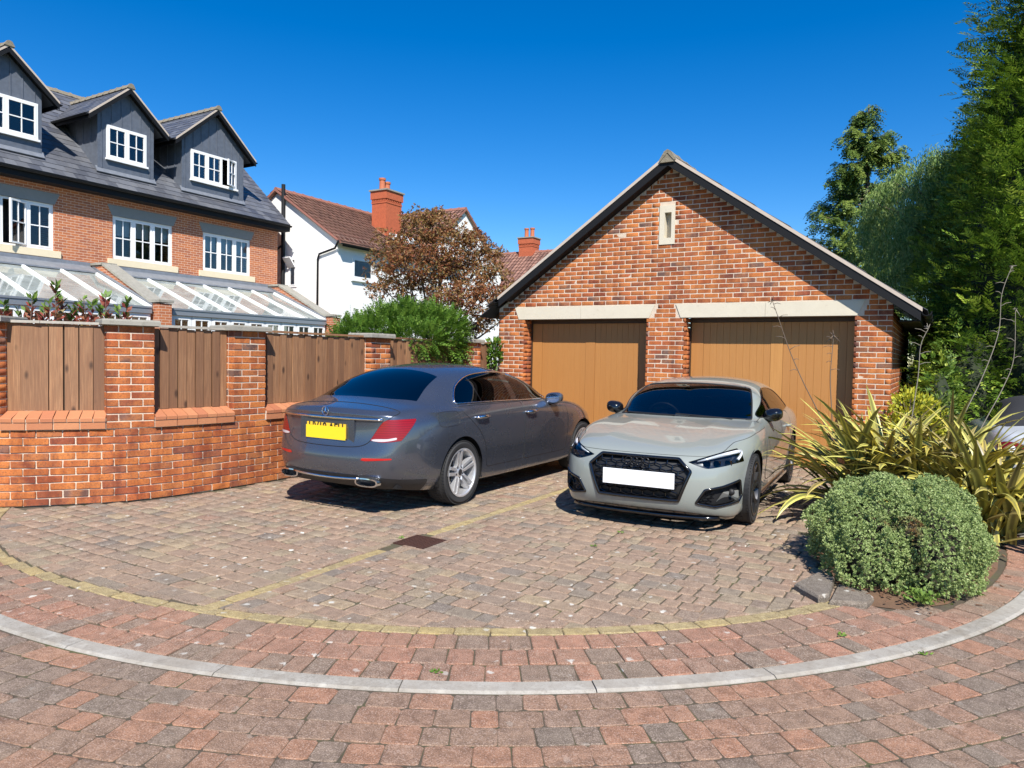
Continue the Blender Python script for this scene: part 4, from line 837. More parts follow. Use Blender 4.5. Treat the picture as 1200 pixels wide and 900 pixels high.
class Body:
    """car skin: a coarse cage, subdivided, then cut into panels along outlines"""
    def __init__(s, side, front, rear, top, creases, nx=2.6, nr=3.0, level=4):
        R = len(side[0][1]); NS = len(side); fr = [0, .36, .67, .89, 1.0]
        V = []; idx = {}
        def vid(key, p):
            if key not in idx: idx[key] = len(V); V.append(tuple(p))
            return idx[key]
        ncol = 4+NS+4; grid = {}
        for c in range(ncol):
            for r in range(R):
                if 4 <= c < 4+NS:
                    x, rows = side[c-4][0], side[c-4][1]; y, z = rows[r][:2]; p = (x+(rows[r][2] if len(rows[r]) > 2 else 0), y, z)
                else:
                    if c < 4: k = c; cen = front[r]; cx, rows = side[0]; n = nx
                    else: k = ncol-1-c; cen = rear[r]; cx, rows = side[-1]; n = nr
                    y, z = rows[r][:2]; t = fr[k]; w = (1-t**n)**(1/n)
                    dx = rows[r][2] if len(rows[r]) > 2 else 0
                    p = (cx+dx+(cen[0]-cx-dx)*w, y*t, cen[1]+(z-cen[1])*t**2)
                grid[c, r] = vid(('s', c, r), p)
        tg = {}
        for i in range(NS):
            for v in range(5):
                if v == 0: tg[i, v] = grid[4+i, R-1]
                elif i == 0: tg[i, v] = grid[4-v, R-1]
                elif i == NS-1: tg[i, v] = grid[4+NS-1+v, R-1]
                else:
                    b = np.array(V[grid[4+i, R-1]]); T = top[i]
                    if T[0] == 'h':
                        yb = b[1]; y = yb*(1-v/4); q = (y/yb)**2; z = b[2]+(T[2]-b[2])*(1-q**(T[3] if len(T) > 3 else 1)); x = b[0]+(T[1]-b[0])*(1-q); z += T[4] if len(T) > 4 and v == 2 else 0
                        p = (x, y, z)
                    else:
                        rl, ce = np.array(T[1]), np.array((T[2][0], 0, T[2][1]))
                        if v == 1: p = b*.5+rl*.5+np.array((0, T[3] if len(T) > 3 else .018, .004))
                        elif v == 2: p = rl
                        elif v == 3: p = (ce[0]+(rl[0]-ce[0])*.28, rl[1]*.53, ce[2]+(rl[2]-ce[2])*.24)
                        else: p = ce
                    tg[i, v] = vid(('t', i, v), p)
        Fq = [(grid[c, r], grid[c, r+1], grid[c+1, r+1], grid[c+1, r]) for c in range(ncol-1) for r in range(R-1)]
        Fq += [(tg[i, v], tg[i, v+1], tg[i+1, v+1], tg[i+1, v]) for i in range(NS-1) for v in range(4)]
        cr = {}
        for kind, fixed, a, b, w in creases:
            for k in range(a, b):
                e = {'row': lambda: (grid[k, fixed], grid[k+1, fixed]), 'top': lambda: (tg[fixed, k], tg[fixed, k+1]), 'topv': lambda: (tg[k, fixed], tg[k+1, fixed]), 'col': lambda: (grid[fixed, k], grid[fixed, k+1])}[kind]()
                cr[tuple(sorted(e))] = w
        # mirror
        N = len(V); mp = {}
        V2 = list(V)
        for i, p in enumerate(V):
            if abs(p[1]) < 1e-6: mp[i] = i
            else: mp[i] = len(V2); V2.append((p[0], -p[1], p[2]))
        F2 = Fq+[tuple(mp[i] for i in reversed(q)) for q in Fq]
        cr.update({tuple(sorted((mp[a], mp[b]))): w for (a, b), w in list(cr.items())})
        V, Q = subdivide(V2, F2, cr, level); s.names = ['body']
        a, b, c, d = (V[Q[:, k]] for k in range(4)); n = np.cross(c-a, d-b); cen = (a+b+c+d)/4
        if ((n[:, 1]*np.sign(cen[:, 1])) * (abs(cen[:, 1]) > .8)).sum() < 0: Q = Q[:, ::-1]; n = -n
        VN = np.zeros_like(V); np.add.at(VN, Q.ravel(), np.repeat(n/(np.linalg.norm(n, axis=1)[:, None]+1e-12), 4, axis=0)); VN /= np.linalg.norm(VN, axis=1)[:, None]+1e-12
        s.V, s.N = V, VN; s.F = np.concatenate([Q[:, [0, 1, 2]], Q[:, [0, 2, 3]]]); s.g = np.zeros(len(s.F), np.int32)
    def cen(s): return s.V[s.F].mean(1)
    def region(s, name, poly, proj, cond=None, sign=None, over=None):
        """cut along outline poly in the plane proj ('xz','yz','xy'); y is mirrored unless sign is given"""
        ax = {'xz': [0, 2], 'yz': [1, 2], 'xy': [0, 1]}[proj]
        def test(P):
            Q = P[:, ax].copy()
            if 1 in ax: Q[:, ax.index(1)] = abs(Q[:, ax.index(1)]) if sign is None else Q[:, ax.index(1)]*sign
            m = inpoly(Q, poly)
            if cond is not None: m &= cond(P)
            if sign is not None and 1 not in ax: m &= P[:, 1]*sign > 0
            return m
        ins = test(s.V); F = s.F
        act = np.ones(len(F), bool) if over is None else np.isin(s.g, [i for i, q in enumerate(s.names) if q in over])
        k = ins[F].sum(1); mixed = act & (k > 0) & (k < 3); s.names.append(name); gi = len(s.names)-1
        s.g[act & (k == 3)] = gi
        if mixed.any():
            T = F[mixed]; G = s.g[mixed]; I = ins[T]
            alone = np.where(I.sum(1) == 1, I.argmax(1), (~I).argmax(1)); ar = np.arange(len(T))
            a, b, c = T[ar, alone], T[ar, (alone+1) % 3], T[ar, (alone+2) % 3]
            E = np.sort(np.concatenate([np.c_[a, b], np.c_[a, c]]), axis=1); U, inv = np.unique(E, axis=0, return_inverse=True); inv = inv.ravel()
            i0 = np.where(ins[U[:, 0]], U[:, 0], U[:, 1]); i1 = np.where(ins[U[:, 0]], U[:, 1], U[:, 0]); P0, P1 = s.V[i0], s.V[i1]
            lo, hi = np.zeros(len(U)), np.ones(len(U))
            for _ in range(13):
                mid = (lo+hi)/2; m = test(P0+(P1-P0)*mid[:, None]); lo = np.where(m, mid, lo); hi = np.where(m, hi, mid)
            t = np.clip(lo, .02, .98)[:, None]; base = len(s.V)
            s.V = np.vstack([s.V, P0+(P1-P0)*t]); nn = s.N[i0]*(1-t)+s.N[i1]*t; s.N = np.vstack([s.N, nn/np.linalg.norm(nn, axis=1)[:, None]])
            p, q = base+inv[:len(T)], base+inv[len(T):]; al = ins[a]
            F1, F2, F3 = np.c_[a, p, q], np.c_[p, b, c], np.c_[p, c, q]
            s.F = np.concatenate([F[~mixed], F1, F2, F3])
            s.g = np.concatenate([s.g[~mixed], np.where(al, gi, G), np.where(al, G, gi), np.where(al, G, gi)])
        return s.g == gi
    def mask(s, *names): return np.isin(s.g, [i for i, q in enumerate(s.names) if q in names])
    def loops(s, fmask):
        """ordered boundary loops (positions) of a face set"""
        F = s.F[fmask]; nx = {}
        E = np.concatenate([F[:, [0, 1]], F[:, [1, 2]], F[:, [2, 0]]])
        st = set(map(tuple, E.tolist()))
        for a, b in st:
            if (b, a) not in st: nx.setdefault(a, []).append(b)
        out = []
        while nx:
            a = next(iter(nx)); lp = [a]
            while True:
                l = nx.get(lp[-1])
                if not l: break
                b = l.pop()
                if not l: del nx[lp[-1]]
                if b == lp[0]: break
                lp.append(b)
            if len(lp) > 8: out.append(s.V[lp])
        return sorted(out, key=lambda L: -len(L))
    def part(s, name, groups, mat, parent, offset=0.0, mask=None):
        m = s.mask(*groups)
        if mask is not None: m = m & mask
        F = s.F[m]; u, inv = np.unique(F.ravel(), return_inverse=True); inv = inv.ravel(); V = s.V[u]+s.N[u]*offset
        o = np_mesh(name, V, inv.reshape(-1, 3), mat, parent, smooth=True)
        o.data.normals_split_custom_set_from_vertices([tuple(q) for q in s.N[u]])
        return o
    def surf(s, ax, a, b, cond):
        """surface coordinate along the missing axis nearest to (a,b): ax 'x' with (y,z), 'y' with (x,z)"""
        k = [1, 2] if ax == 'x' else [0, 2]; m = cond(s.V); P = s.V[m]; i = ((P[:, k]-np.array((a, b)))**2).sum(1).argmin()
        return P[i, 0 if ax == 'x' else 1]

def resample(L, n, closed=True, sm=3):
    L = np.asarray(L); Q = np.vstack([L, L[:1]]) if closed else L
    d = np.r_[0, np.cumsum(np.linalg.norm(np.diff(Q, axis=0), axis=1))]; t = np.linspace(0, d[-1], n+1 if closed else n)
    P = np.c_[tuple(np.interp(t, d, Q[:, k]) for k in range(3))]
    if closed: P = P[:-1]
    for _ in range(sm):
        if closed: P = (np.roll(P, 1, 0)+2*P+np.roll(P, -1, 0))/4
        else: P[1:-1] = (P[:-2]+2*P[1:-1]+P[2:])/4
    return P

def wheel(parent, c, sgn, R, width, rimR, style, mats, steer=0.0):
    """wheel > tyre, rim, disc; sgn is the outward direction along y"""
    x, y, z = c; w = width/2
    t = MB(); prof = [(rimR, -w*.85), (rimR+.02, -w*.97), (R-.03, -w), (R-.008, -w*.86), (R, -w*.6), (R, w*.6), (R-.008, w*.86), (R-.03, w), (rimR+.02, w*.97), (rimR, w*.85), (rimR-.01, w*.5)]
    t.lathe(prof, (0,0,0), 'y', 56)
    o = t.build('wheel', mats['tyre'], parent, True, 40); o.location = (x, y, z); o.rotation_euler[2] = steer
    # tread blocks
    tb = MB()
    for k in range(64):
        a = 2*PI*k/64
        for q, (ya, yb) in enumerate(((-.95, -.55), (-.45, -.08), (.02, .4), (.5, .95))):
            aa = a+q*.03; ca, sa = math.cos(aa), math.sin(aa); ym = (ya+yb)/2*w; rr_ = R-.001 if q in (1, 2) else R-.006
            tb.obox((rr_*ca, ym, rr_*sa), (ca*.004, 0, sa*.004), (0, (yb-ya)/2*w, 0), (-sa*R*.036, 0, ca*R*.036))
    tb.build('tread', mats['tyre'], o)
    rb = MB(); yo = sgn*w
    rb.lathe([(rimR+.004, yo*.94), (rimR+.012, yo*1.0), (rimR-.002, yo*1.0), (rimR-.014, yo*.9), (rimR-.025, yo*.3), (rimR-.02, -yo*.8)], (0,0,0), 'y', 56)
    n = 5
    for k in range(n):
        a0 = 2*PI*k/n+PI/2+style.get('rot', 0)
        for sd in (-1, 1):
            if style['kind'] == 'twin':
                poly = [(.05, sd*.008), (.07, sd*.040), (rimR-.012, sd*.052), (rimR-.012, sd*.016)]
            else:
                poly = [(.05, 0), (.06, sd*.042), (.15, sd*.03), (rimR-.012, sd*.105), (rimR-.012, sd*.062), (.19, sd*.004)]
            pts = []
            for (r_, q) in poly:
                yy = yo*(.62+.30*min(1, (r_/rimR))**1.5) if style['kind'] == 'twin' else yo*(.66+.24*(r_/rimR))
                pts.append((r_*math.cos(a0)-q*math.sin(a0), yy, r_*math.sin(a0)+q*math.cos(a0)))
            # bevelled spoke: face poly inset, then sides
            cpt = np.mean(pts, axis=0); top = [tuple(np.array(p)+(cpt-np.array(p))*.12+np.array((0, sgn*.008, 0))) for p in pts]
            back = [(p[0], p[1]-sgn*.05, p[2]) for p in pts]; m = len(pts)
            rb.add(top+list(pts)+back, [tuple(range(m))]+[(i, (i+1) % m, m+(i+1) % m, m+i) for i in range(m)]+[(m+i, m+(i+1) % m, 2*m+(i+1) % m, 2*m+i) for i in range(m)])
    rb.lathe([(0, yo*.74), (.035, yo*.74), (.045, yo*.70), (.085, yo*.60), (.085, yo*.2)], (0,0,0), 'y', 24)
    rb.build('rim', mats['rim'], o, True, 25)
    cp = MB(); cp.lathe([(0, yo*.77), (.028, yo*.77), (.034, yo*.74)], (0,0,0), 'y', 24)
    for k in range(5):
        a = 2*PI*(k+.5)/5+PI/2; cp.lathe([(0, yo*.70), (.009, yo*.70), (.011, yo*.6)], (.058*math.cos(a), 0, .058*math.sin(a)), 'y', 8)
    cp.build('hub_cap', mats['dark'], o, True, 30)
    dk = MB(); dk.lathe([(0, yo*.1), (.165, yo*.1), (.165, -yo*.05), (0, -yo*.05)], (0,0,0), 'y', 32); dk.build('brake_disc', mats['disc'], o, True, 30)
    lin = MB(); lin.lathe([(0, -yo*.3), (rimR-.02, -yo*.3)], (0,0,0), 'y', 32); lin.build('wheel_well', mats['black'], o)
    return o

def seat(parent, x, y, mat, h=1.12):
    m = MB()
    def slab(pts, hw):
        P = [(px, y-hw, pz) for px, pz in pts]; m.prism(P, (0, 2*hw, 0))
    slab([(x+.28, .30), (x+.30, .42), (x-.20, .38), (x-.22, .28)], .25)
    slab([(x-.16, .36), (x-.28, .36), (x-.52, h-.20), (x-.42, h-.20)], .24)
    slab([(x-.40, h-.18), (x-.50, h-.18), (x-.53, h), (x-.43, h)], .13)
    o = m.build('seat', mat, parent); md = o.modifiers.new('b', 'BEVEL'); md.width = .03; md.segments = 2
    return o

def text_mesh(name, body, size, mat, parent, M):
    cu = bpy.data.curves.new(name, 'FONT'); cu.body = body; cu.size = size; cu.align_x = 'CENTER'; cu.align_y = 'CENTER'; cu.extrude = .0008; cu.offset = .0025
    o = bpy.data.objects.new(name, cu); COL.objects.link(o); dg = bpy.context.evaluated_depsgraph_get()
    me = bpy.data.meshes.new_from_object(o.evaluated_get(dg)); bpy.data.objects.remove(o)
    me.transform(M); me.materials.clear(); return link(name, me, mat, parent)

def car_materials():
    if 'tyre' in MATS: return
    simple('tyre', (.022, .022, .023), .75, bump=.2, bscale=120); simple('black', (.008, .008, .009), .6); simple('gloss_black', (.006, .006, .007), .08, coat=.6)
    simple('plastic_dark', (.018, .018, .02), .5, bump=.15, bscale=300); simple('chrome', (.72, .73, .75), .12, 1.0); simple('rim_silver', (.62, .62, .63), .38, .7)
    simple('rim_dark', (.11, .11, .115), .33, .9); simple('disc', (.35, .34, .33), .35, 1.0); simple('interior', (.02, .02, .022), .7); simple('interior_light', (.16, .14, .12), .7)
    simple('reflector', (.42, .01, .01), .15, coat=1.0); simple('plate_yellow', (.78, .50, .035), .45); simple('plate_white', (.82, .82, .82), .4); simple('letter', (.01, .01, .01), .5)
    glass('glass_tint', (.34, .37, .40), 1.5); glass('glass_side', (.03, .034, .04), 1.5); glass('glass_dark', (.02, .025, .035), 1.95); glass('glass_screen', (.34, .38, .40), 1.8); glass('lens_clear', (.75, .78, .8), 1.5)
    def paint(name, col, metal, rough, flake=0.0):
        t = NT(name); c = col
        if flake:
            nz = t.noise(900, 2, .5, t.coord()); c = t.mix(nz, tuple(x*(1-flake) for x in col), tuple(x*(1+flake) for x in col))
        dust = t.noise(3.0, 5, .6, t.coord())
        t.p(Base_Color=c, Metallic=metal, Roughness=t.ramp(dust, [(.3, rough), (.8, rough*1.25)]), Coat_Weight=1.0, Coat_Roughness=t.ramp(dust, [(.35, .01), (.8, .035)])); MATS[name] = t.m
    paint('paint_grey', (.115, .128, .160), .75, .25, .3); paint('paint_pale', (.238, .258, .235), .0, .30); paint('paint_silver', (.46, .48, .51), .1, .4, .2)
    t = NT('tail_lens'); t.p(Base_Color=(.42, .008, .010), Roughness=.3, Coat_Weight=.35, Emission_Strength=0.0)
    st = t.n('TexWave', 0, {'wave_type': 'BANDS', 'bands_direction': 'Z'}, Vector=t.coord(), Scale=14, Distortion=1.5)
    t.p(Base_Color=t.mix(st, (.17, .003, .003), (.26, .004, .005))); MATS['tail_lens'] = t.m
def panel_gap(parent, loop, mat, rad=.0035, name='panel_gap', n=160):
    m = MB(); m.tube(resample(loop, n), rad, 5, closed=True); return m.build(name, mat, parent)
def saloon():
    """grey saloon seen from its rear right; x forward from the rear axle, y left"""
    car_materials(); M_ = MATS
    rt = root('parked_car', 'dark grey metallic saloon with yellow rear plate, parked beside the brick wall', 'car', (-5.165, 6.17, 0), PI/2)
    yz = lambda ys, zs: list(zip(ys, zs))
    side = [
     (3.36, yz([.70, .76, .80, .82, .82, .80, .77, .70], [.17, .22, .34, .46, .60, .72, .79, .845])),
     (2.94, yz([.78, .885, .91, .922, .925, .905, .865, .79], [.18, .24, .36, .52, .69, .83, .91, .955])),
     (2.55, yz([.80, .895, .905, .918, .925, .915, .88, .815], [.18, .22, .34, .52, .71, .86, .95, .995])),
     (2.20, yz([.80, .895, .900, .918, .926, .918, .888, .84], [.18, .22, .34, .52, .72, .875, .965, 1.005])),
     (1.72, yz([.80, .895, .895, .918, .926, .918, .892, .855], [.18, .22, .34, .52, .72, .885, .975, 1.018])),
     (1.22, yz([.80, .895, .895, .918, .926, .918, .892, .858], [.18, .22, .34, .52, .72, .89, .98, 1.025])),
     (.65, yz([.80, .895, .895, .918, .926, .918, .892, .858], [.18, .22, .34, .52, .72, .895, .985, 1.03])),
     (.08, yz([.80, .895, .915, .926, .930, .920, .892, .850], [.19, .24, .36, .54, .73, .905, .995, 1.035])),
     (-.34, yz([.80, .885, .915, .928, .930, .918, .885, .825], [.20, .27, .38, .55, .74, .91, 1.0, 1.045])),
     (-.58, yz([.78, .86, .895, .912, .912, .895, .855, .785], [.22, .29, .40, .56, .74, .905, .995, 1.04])),
     (-.82, yz([.70, .775, .82, .845, .845, .825, .785, .71], [.26, .33, .43, .57, .73, .885, .97, 1.01])),
    ]
    front = [(3.52, .18), (3.68, .22), (3.75, .34), (3.785, .46), (3.77, .60), (3.74, .71), (3.69, .78), (3.58, .845)]
    rear = [(-.96, .27), (-1.05, .34), (-1.095, .45), (-1.10, .57), (-1.055, .70), (-1.035, .86), (-1.055, .985), (-1.01, 1.03)]
    top = {1: ('h', 3.24, .96), 2: ('h', 2.80, 1.01), 3: ('h', 2.47, 1.03),
           4: ('r', (1.80, .715, 1.245), (1.96, 1.205)), 5: ('r', (1.28, .615, 1.395), (1.40, 1.450)), 6: ('r', (.65, .60, 1.415), (.68, 1.498)),
           7: ('r', (.08, .60, 1.365), (.05, 1.442)), 8: ('r', (-.28, .625, 1.235), (-.30, 1.275)), 9: ('h', -.62, 1.105)}
    cr = [('row', 5, 5, 14, .30), ('row', 7, 7, 13, .30), ('row', 1, 4, 14, .3), ('row', 6, 14, 18, .45), ('row', 7, 14, 18, .5), ('row', 3, 14, 18, .2), ('top', 3, 0, 4, .45), ('top', 9, 0, 4, .30), ('row', 4, 15, 18, .15)]
    b = Body(side, front, rear, top, cr, 2.6, 2.5, 4)
    V0 = b.V; out = lambda P: abs(P[:, 1]) > .55
    for xa in (0, 2.939):
        th = np.linspace(0, 2*PI, 72, endpoint=False); b.region('arch', np.c_[xa+.385*np.cos(th), .335+.385*np.sin(th)], 'xz', lambda P: (abs(P[:, 1]) > .5) & (P[:, 2] < .85))
    hi = lambda P: (abs(P[:, 1]) > .50) & (P[:, 2] > .99)
    dlo = smooth_poly([(-.05, 1.055), (-.015, 1.12), (.12, 1.235), (.42, 1.335), (.80, 1.372), (1.18, 1.372), (1.52, 1.335), (1.86, 1.235), (2.16, 1.075), (2.18, 1.040), (1.6, 1.040), (.8, 1.052)], 6, (0, 9))
    b.region('dlo', dlo, 'xz', hi)
    # glass inside the chrome-edged opening: quarter light, rear door, front door
    b.region('quarter_glass', [(-.05, 1.0), (.455, 1.0), (.37, 1.5), (-.05, 1.5)], 'xz', hi, over=['dlo'])
    b.region('rear_glass', [(.475, 1.0), (1.10, 1.0), (1.08, 1.5), (.395, 1.5)], 'xz', hi, over=['dlo'])
    b.region('front_glass', [(1.225, 1.0), (2.3, 1.0), (2.3, 1.5), (1.20, 1.5)], 'xz', hi, over=['dlo'])
    up = lambda P: P[:, 2] > .98
    ws = smooth_poly([(2.40, 0), (2.36, .40), (2.20, .70), (1.78, .655), (1.42, .565), (1.44, .3), (1.45, 0), (1.44, -.3), (1.42, -.565), (1.78, -.655), (2.20, -.70), (2.36, -.40)], 5, (2, 4, 8, 10))
    b.region('windscreen', ws, 'xy', up, sign=1)
    bl = smooth_poly([(-.605, 0), (-.575, .40), (-.475, .665), (-.28, .61), (.02, .55), (.035, .3), (.04, 0), (.035, -.3), (.02, -.55), (-.28, -.61), (-.475, -.665), (-.575, -.40)], 5, (2, 4, 8, 10))
    b.region('backlight', bl, 'xy', up, sign=1)
    rr_ = lambda P: P[:, 0] < -.42
    lamp = smooth_poly([(.54, .735), (.565, .775), (.62, .865), (.67, .925), (.74, .937), (1.2, .945), (1.2, .80), (.78, .735), (.66, .722)], 5, (0,))
    b.region('tail_lamp', lamp, 'yz', lambda P: P[:, 0] < -.70-np.maximum(0, .93-P[:, 2])*.9)
    b.region('lamp_strip', smooth_poly([(.55, .742), (.60, .752), (.71, .757), (.77, .770), (.77, .750), (.68, .730), (.58, .730)], 4), 'yz', rr_, over=['tail_lamp'])
    lid = smooth_poly([(-.735, .985), (-.60, .80), (-.50, .70), (-.36, .665), (0, .655), (.36, .665), (.50, .70), (.60, .80), (.735, .985), (.6, 1.3), (-.6, 1.3)], 5, (0, 8))
    b.region('boot_lid', lid, 'yz', lambda P: P[:, 0] < -.80, sign=1, over=['body', 'boot_lid'])
    b.region('reflector', [(.46, .545), (.48, .568), (.75, .575), (.75, .560), (.51, .540)], 'yz', lambda P: P[:, 0] < -.8)
    b.region('valance', [(0, .10), (1.2, .10), (1.2, .30), (.86, .345), (.70, .375), (.50, .40), (.30, .395), (0, .39)], 'yz', lambda P: P[:, 0] < -.55)
    sd = lambda P: (abs(P[:, 1]) > .8) & (P[:, 2] < 1.03)
    d1 = smooth_poly([(-.05, 1.05), (.02, .97), (.30, .76), (.44, .56), (.47, .345), (1.29, .345), (1.29, .7), (1.27, 1.05)], 5, (0, 4, 5, 7))
    d2 = smooth_poly([(1.30, 1.05), (1.30, .7), (1.30, .345), (2.40, .345), (2.44, .56), (2.45, .80), (2.36, 1.05)], 5, (0, 2, 3, 6))
    m1 = b.region('door_rear', d1, 'xz', sd, over=['body']); m2 = b.region('door_front', d2, 'xz', sd, over=['body'])
    fc = b.region('fuel_flap', smooth_poly([(-.40, .98), (-.10, .985), (-.07, .93), (-.10, .85), (-.38, .845), (-.42, .91)], 4), 'xz', lambda P: (P[:, 1] < -.7), sign=-1, over=['body'])
    P = M_['paint_grey']
    bd = b.part('body', ['body'], P, rt)
    G = M_['black']
    for nm, sgn in (('door_rear', -1), ('door_rear', 1), ('door_front', -1), ('door_front', 1)):
        msk = (b.cen()[:, 1]*sgn > 0); d = b.part('door', [nm], P, rt, mask=msk)
        for L in b.loops(b.mask(nm) & msk)[:1]: panel_gap(d, L, G)
        hx = .34 if nm == 'door_rear' else 1.43; h = MB(); yy = sgn*.925
        h.tube([(hx-.125, yy-sgn*.012, .902), (hx-.10, yy+sgn*.026, .906), (hx, yy+sgn*.038, .91), (hx+.10, yy+sgn*.03, .908), (hx+.125, yy-sgn*.012, .905)], [.012, .016, .018, .016, .012], 8)
        h.build('handle', M_['chrome'], d, True)
    ff = b.part('fuel_flap', ['fuel_flap'], P, rt)
    for L in b.loops(b.mask('fuel_flap'))[:1]: panel_gap(ff, L, G, .0025)
    bl_ = b.part('boot_lid', ['boot_lid'], P, rt)
    for L in b.loops(b.mask('boot_lid'))[:1]: panel_gap(bl_, L, G, .004, n=240)
    for nm, part, mt in (('quarter_glass', 'quarter_window', 'glass_side'), ('rear_glass', 'door_window', 'glass_side'), ('front_glass', 'door_window', 'glass_tint')):
        for sgn in (-1, 1): b.part(part, [nm], M_[mt], rt, mask=b.cen()[:, 1]*sgn > 0)
    b.part('window_pillar', ['dlo'], M_['gloss_black'], rt)
    b.part('windscreen', ['windscreen'], M_['glass_tint'], rt); b.part('rear_window', ['backlight'], M_['glass_dark'], rt)
    dl = b.mask('dlo', 'quarter_glass', 'rear_glass', 'front_glass')
    for L in b.loops(dl):
        if np.ptp(L[:, 0]) > 1: m = MB(); m.tube(resample(L, 220), .0115, 6, closed=True); m.build('window_trim', M_['chrome'], rt, True)
    for sgn in (-1, 1):
        o = b.part('tail_lamp', ['tail_lamp'], M_['tail_lens'], rt, offset=.004, mask=b.cen()[:, 1]*sgn > 0)
        b.part('lamp_strip', ['lamp_strip'], simple('lamp_clear', (.52, .46, .46), .15, coat=.8), o, offset=.005, mask=b.cen()[:, 1]*sgn > 0)
        b.part('reflector', ['reflector'], M_['reflector'], rt, offset=.003, mask=b.cen()[:, 1]*sgn > 0)
    b.part('rear_valance', ['valance'], M_['plastic_dark'], rt, offset=.002)
    # chrome strip on the boot, star, plate, exhaust tips, splitter
    m = MB(); m.tube([(b.surf('x', y, .935, lambda P: P[:, 0] < -.8)-.006, y, .935) for y in np.linspace(-.655, .655, 25)], .014, 8); m.build('boot_trim', M_['chrome'], rt, True)
    st = MB(); cx, cz, sr = -1.066, 1.0, .042
    st.tube([(cx, sr*math.cos(a), cz-.005+sr*math.sin(a)) for a in np.linspace(0, 2*PI, 28, endpoint=False)], .0048, 6, closed=True)
    for k in range(3):
        a = PI/2+2*PI*k/3; e = np.array((0, math.cos(a), math.sin(a))); q = np.array((0, -math.sin(a), math.cos(a))); c0 = np.array((cx, 0, cz-.005))
        st.add([c0+e*sr, c0+q*.008, c0-q*.008, c0+np.array((-.008, 0, 0))], [(0, 1, 3), (0, 3, 2), (0, 2, 1)])
    st.build('star_badge', M_['chrome'], rt)
    pl = MB(); pl.box((-1.056, -.26, .735), (-1.046, .26, .875)); po = pl.build('number_plate', M_['plate_yellow'], rt)
    T = Matrix.Translation((-1.0575, 0, .835)) @ Matrix.Rotation(-PI/2, 4, 'Z') @ Matrix.Rotation(PI/2, 4, 'X')
    text_mesh('plate_lettering', 'HV19 AEU', .105, M_['letter'], po, T)
    cv = MB(); cv.box((-1.064, -.265, .72), (-1.0595, .265, .845)); cv.build('plate_cover', simple('cover_yellow', (.85, .60, .02), .5), po)
    rc = MB(); rc.box((-1.043, -.36, .70), (-1.028, .36, .925)); rc.build('plate_recess', P, rt)
    for sgn in (-1, 1):
        t = MB(); ring = []
        for sc, xo in ((1.0, -1.00), (1.0, -1.055), (.86, -1.057), (.82, -.98)):
            ring.append([(xo+.12*max(0, sgn*.135*math.cos(a)), sgn*.52+.135*sc*math.copysign(abs(math.cos(a))**.7, math.cos(a)), .335+.042*(sc if sc == 1 else sc*.85)*math.copysign(abs(math.sin(a))**.7, math.sin(a))) for a in np.linspace(0, 2*PI, 32, endpoint=False)])
        n = 32; vv = [p for r_ in ring for p in r_]; t.add(vv, [(i*n+k, i*n+(k+1) % n, (i+1)*n+(k+1) % n, (i+1)*n+k) for i in range(3) for k in range(n)]); t.build('exhaust_tip', M_['chrome'], rt, True, 40)
        d = MB(); d.add(ring[3], [tuple(range(n))]); d.build('exhaust_hole', G, rt)
    m = MB(); m.tube([(-1.055-.03*(1-(y/.44)**2), y, .365-.012*(1-(y/.44)**2)) for y in np.linspace(-.44, .44, 17)], .013, 8); m.build('bumper_trim', M_['chrome'], rt, True)
    # bumper crease, underbody, arch liners, mirrors, cabin
    u = MB(); u.box((-.85, -.74, .27), (3.4, .74, .31)); u.box((.45, -.80, .185), (2.5, .80, .26)); u.build('underbody', G, rt)
    for xa in (0, 2.939):
        for sgn in (-1, 1):
            l = MB(); l.lathe([(.40, sgn*.90), (.40, sgn*.55), (.0, sgn*.55)], (xa, 0, .335), 'y', 28, arc=(-.25, PI+.25)); l.build('arch_liner', G, rt)
    mt = dict(tyre=M_['tyre'], rim=M_['rim_silver'], dark=M_['plastic_dark'], disc=M_['disc'], black=G)
    for xa in (0, 2.939):
        for sgn in (-1, 1): wheel(rt, (xa, sgn*.79, .338), sgn, .338, .25, .245, dict(kind='twin', rot=.15), mt)
    for sgn in (-1, 1): mirror(rt, (2.00, sgn*.93, 1.045), sgn, M_['gloss_black'], M_['paint_grey'], .12)
    cabin(rt, 2.25, -.45, .80, 1.0, .45, (1.25, .30), M_['interior'], True)
    return rt

def mirror(rt, c, sgn, lower, shell, L=.12):
    x, y, z = c; m = MB(); n = 18; rings = []
    for t, s_ in ((-.055, .80), (-.045, .97), (-.01, 1.0), (.035, .88), (.07, .55), (.082, .15)):
        rings.append([(x+t+.03*math.cos(a)*0, y+sgn*.02+L*s_*math.copysign(abs(math.cos(a))**.75, math.cos(a)), z+.075*s_*math.copysign(abs(math.sin(a))**.75, math.sin(a))+.012*(sgn*math.cos(a))) for a in np.linspace(0, 2*PI, n, endpoint=False)])
    m.add([p for r_ in rings for p in r_], [(i*n+k, i*n+(k+1) % n, (i+1)*n+(k+1) % n, (i+1)*n+k) for i in range(5) for k in range(n)]+[tuple(range(n)), tuple(5*n+k for k in range(n))])
    o = m.build('wing_mirror', shell, rt, True, 50)
    s = MB(); s.tube([(x+.02, y-sgn*.14, z-.085), (x, y-sgn*.06, z-.07), (x, y, z-.05)], [.032, .026, .03], 8); s.build('mirror_stalk', lower, o, True)
    g = MB(); g.add([(x-.056, y+sgn*.02+L*.74*math.cos(a), z+.056*math.sin(a)) for a in np.linspace(0, 2*PI, 20, endpoint=False)], [tuple(range(20))]); g.build('mirror_glass', MATS['chrome'], o)

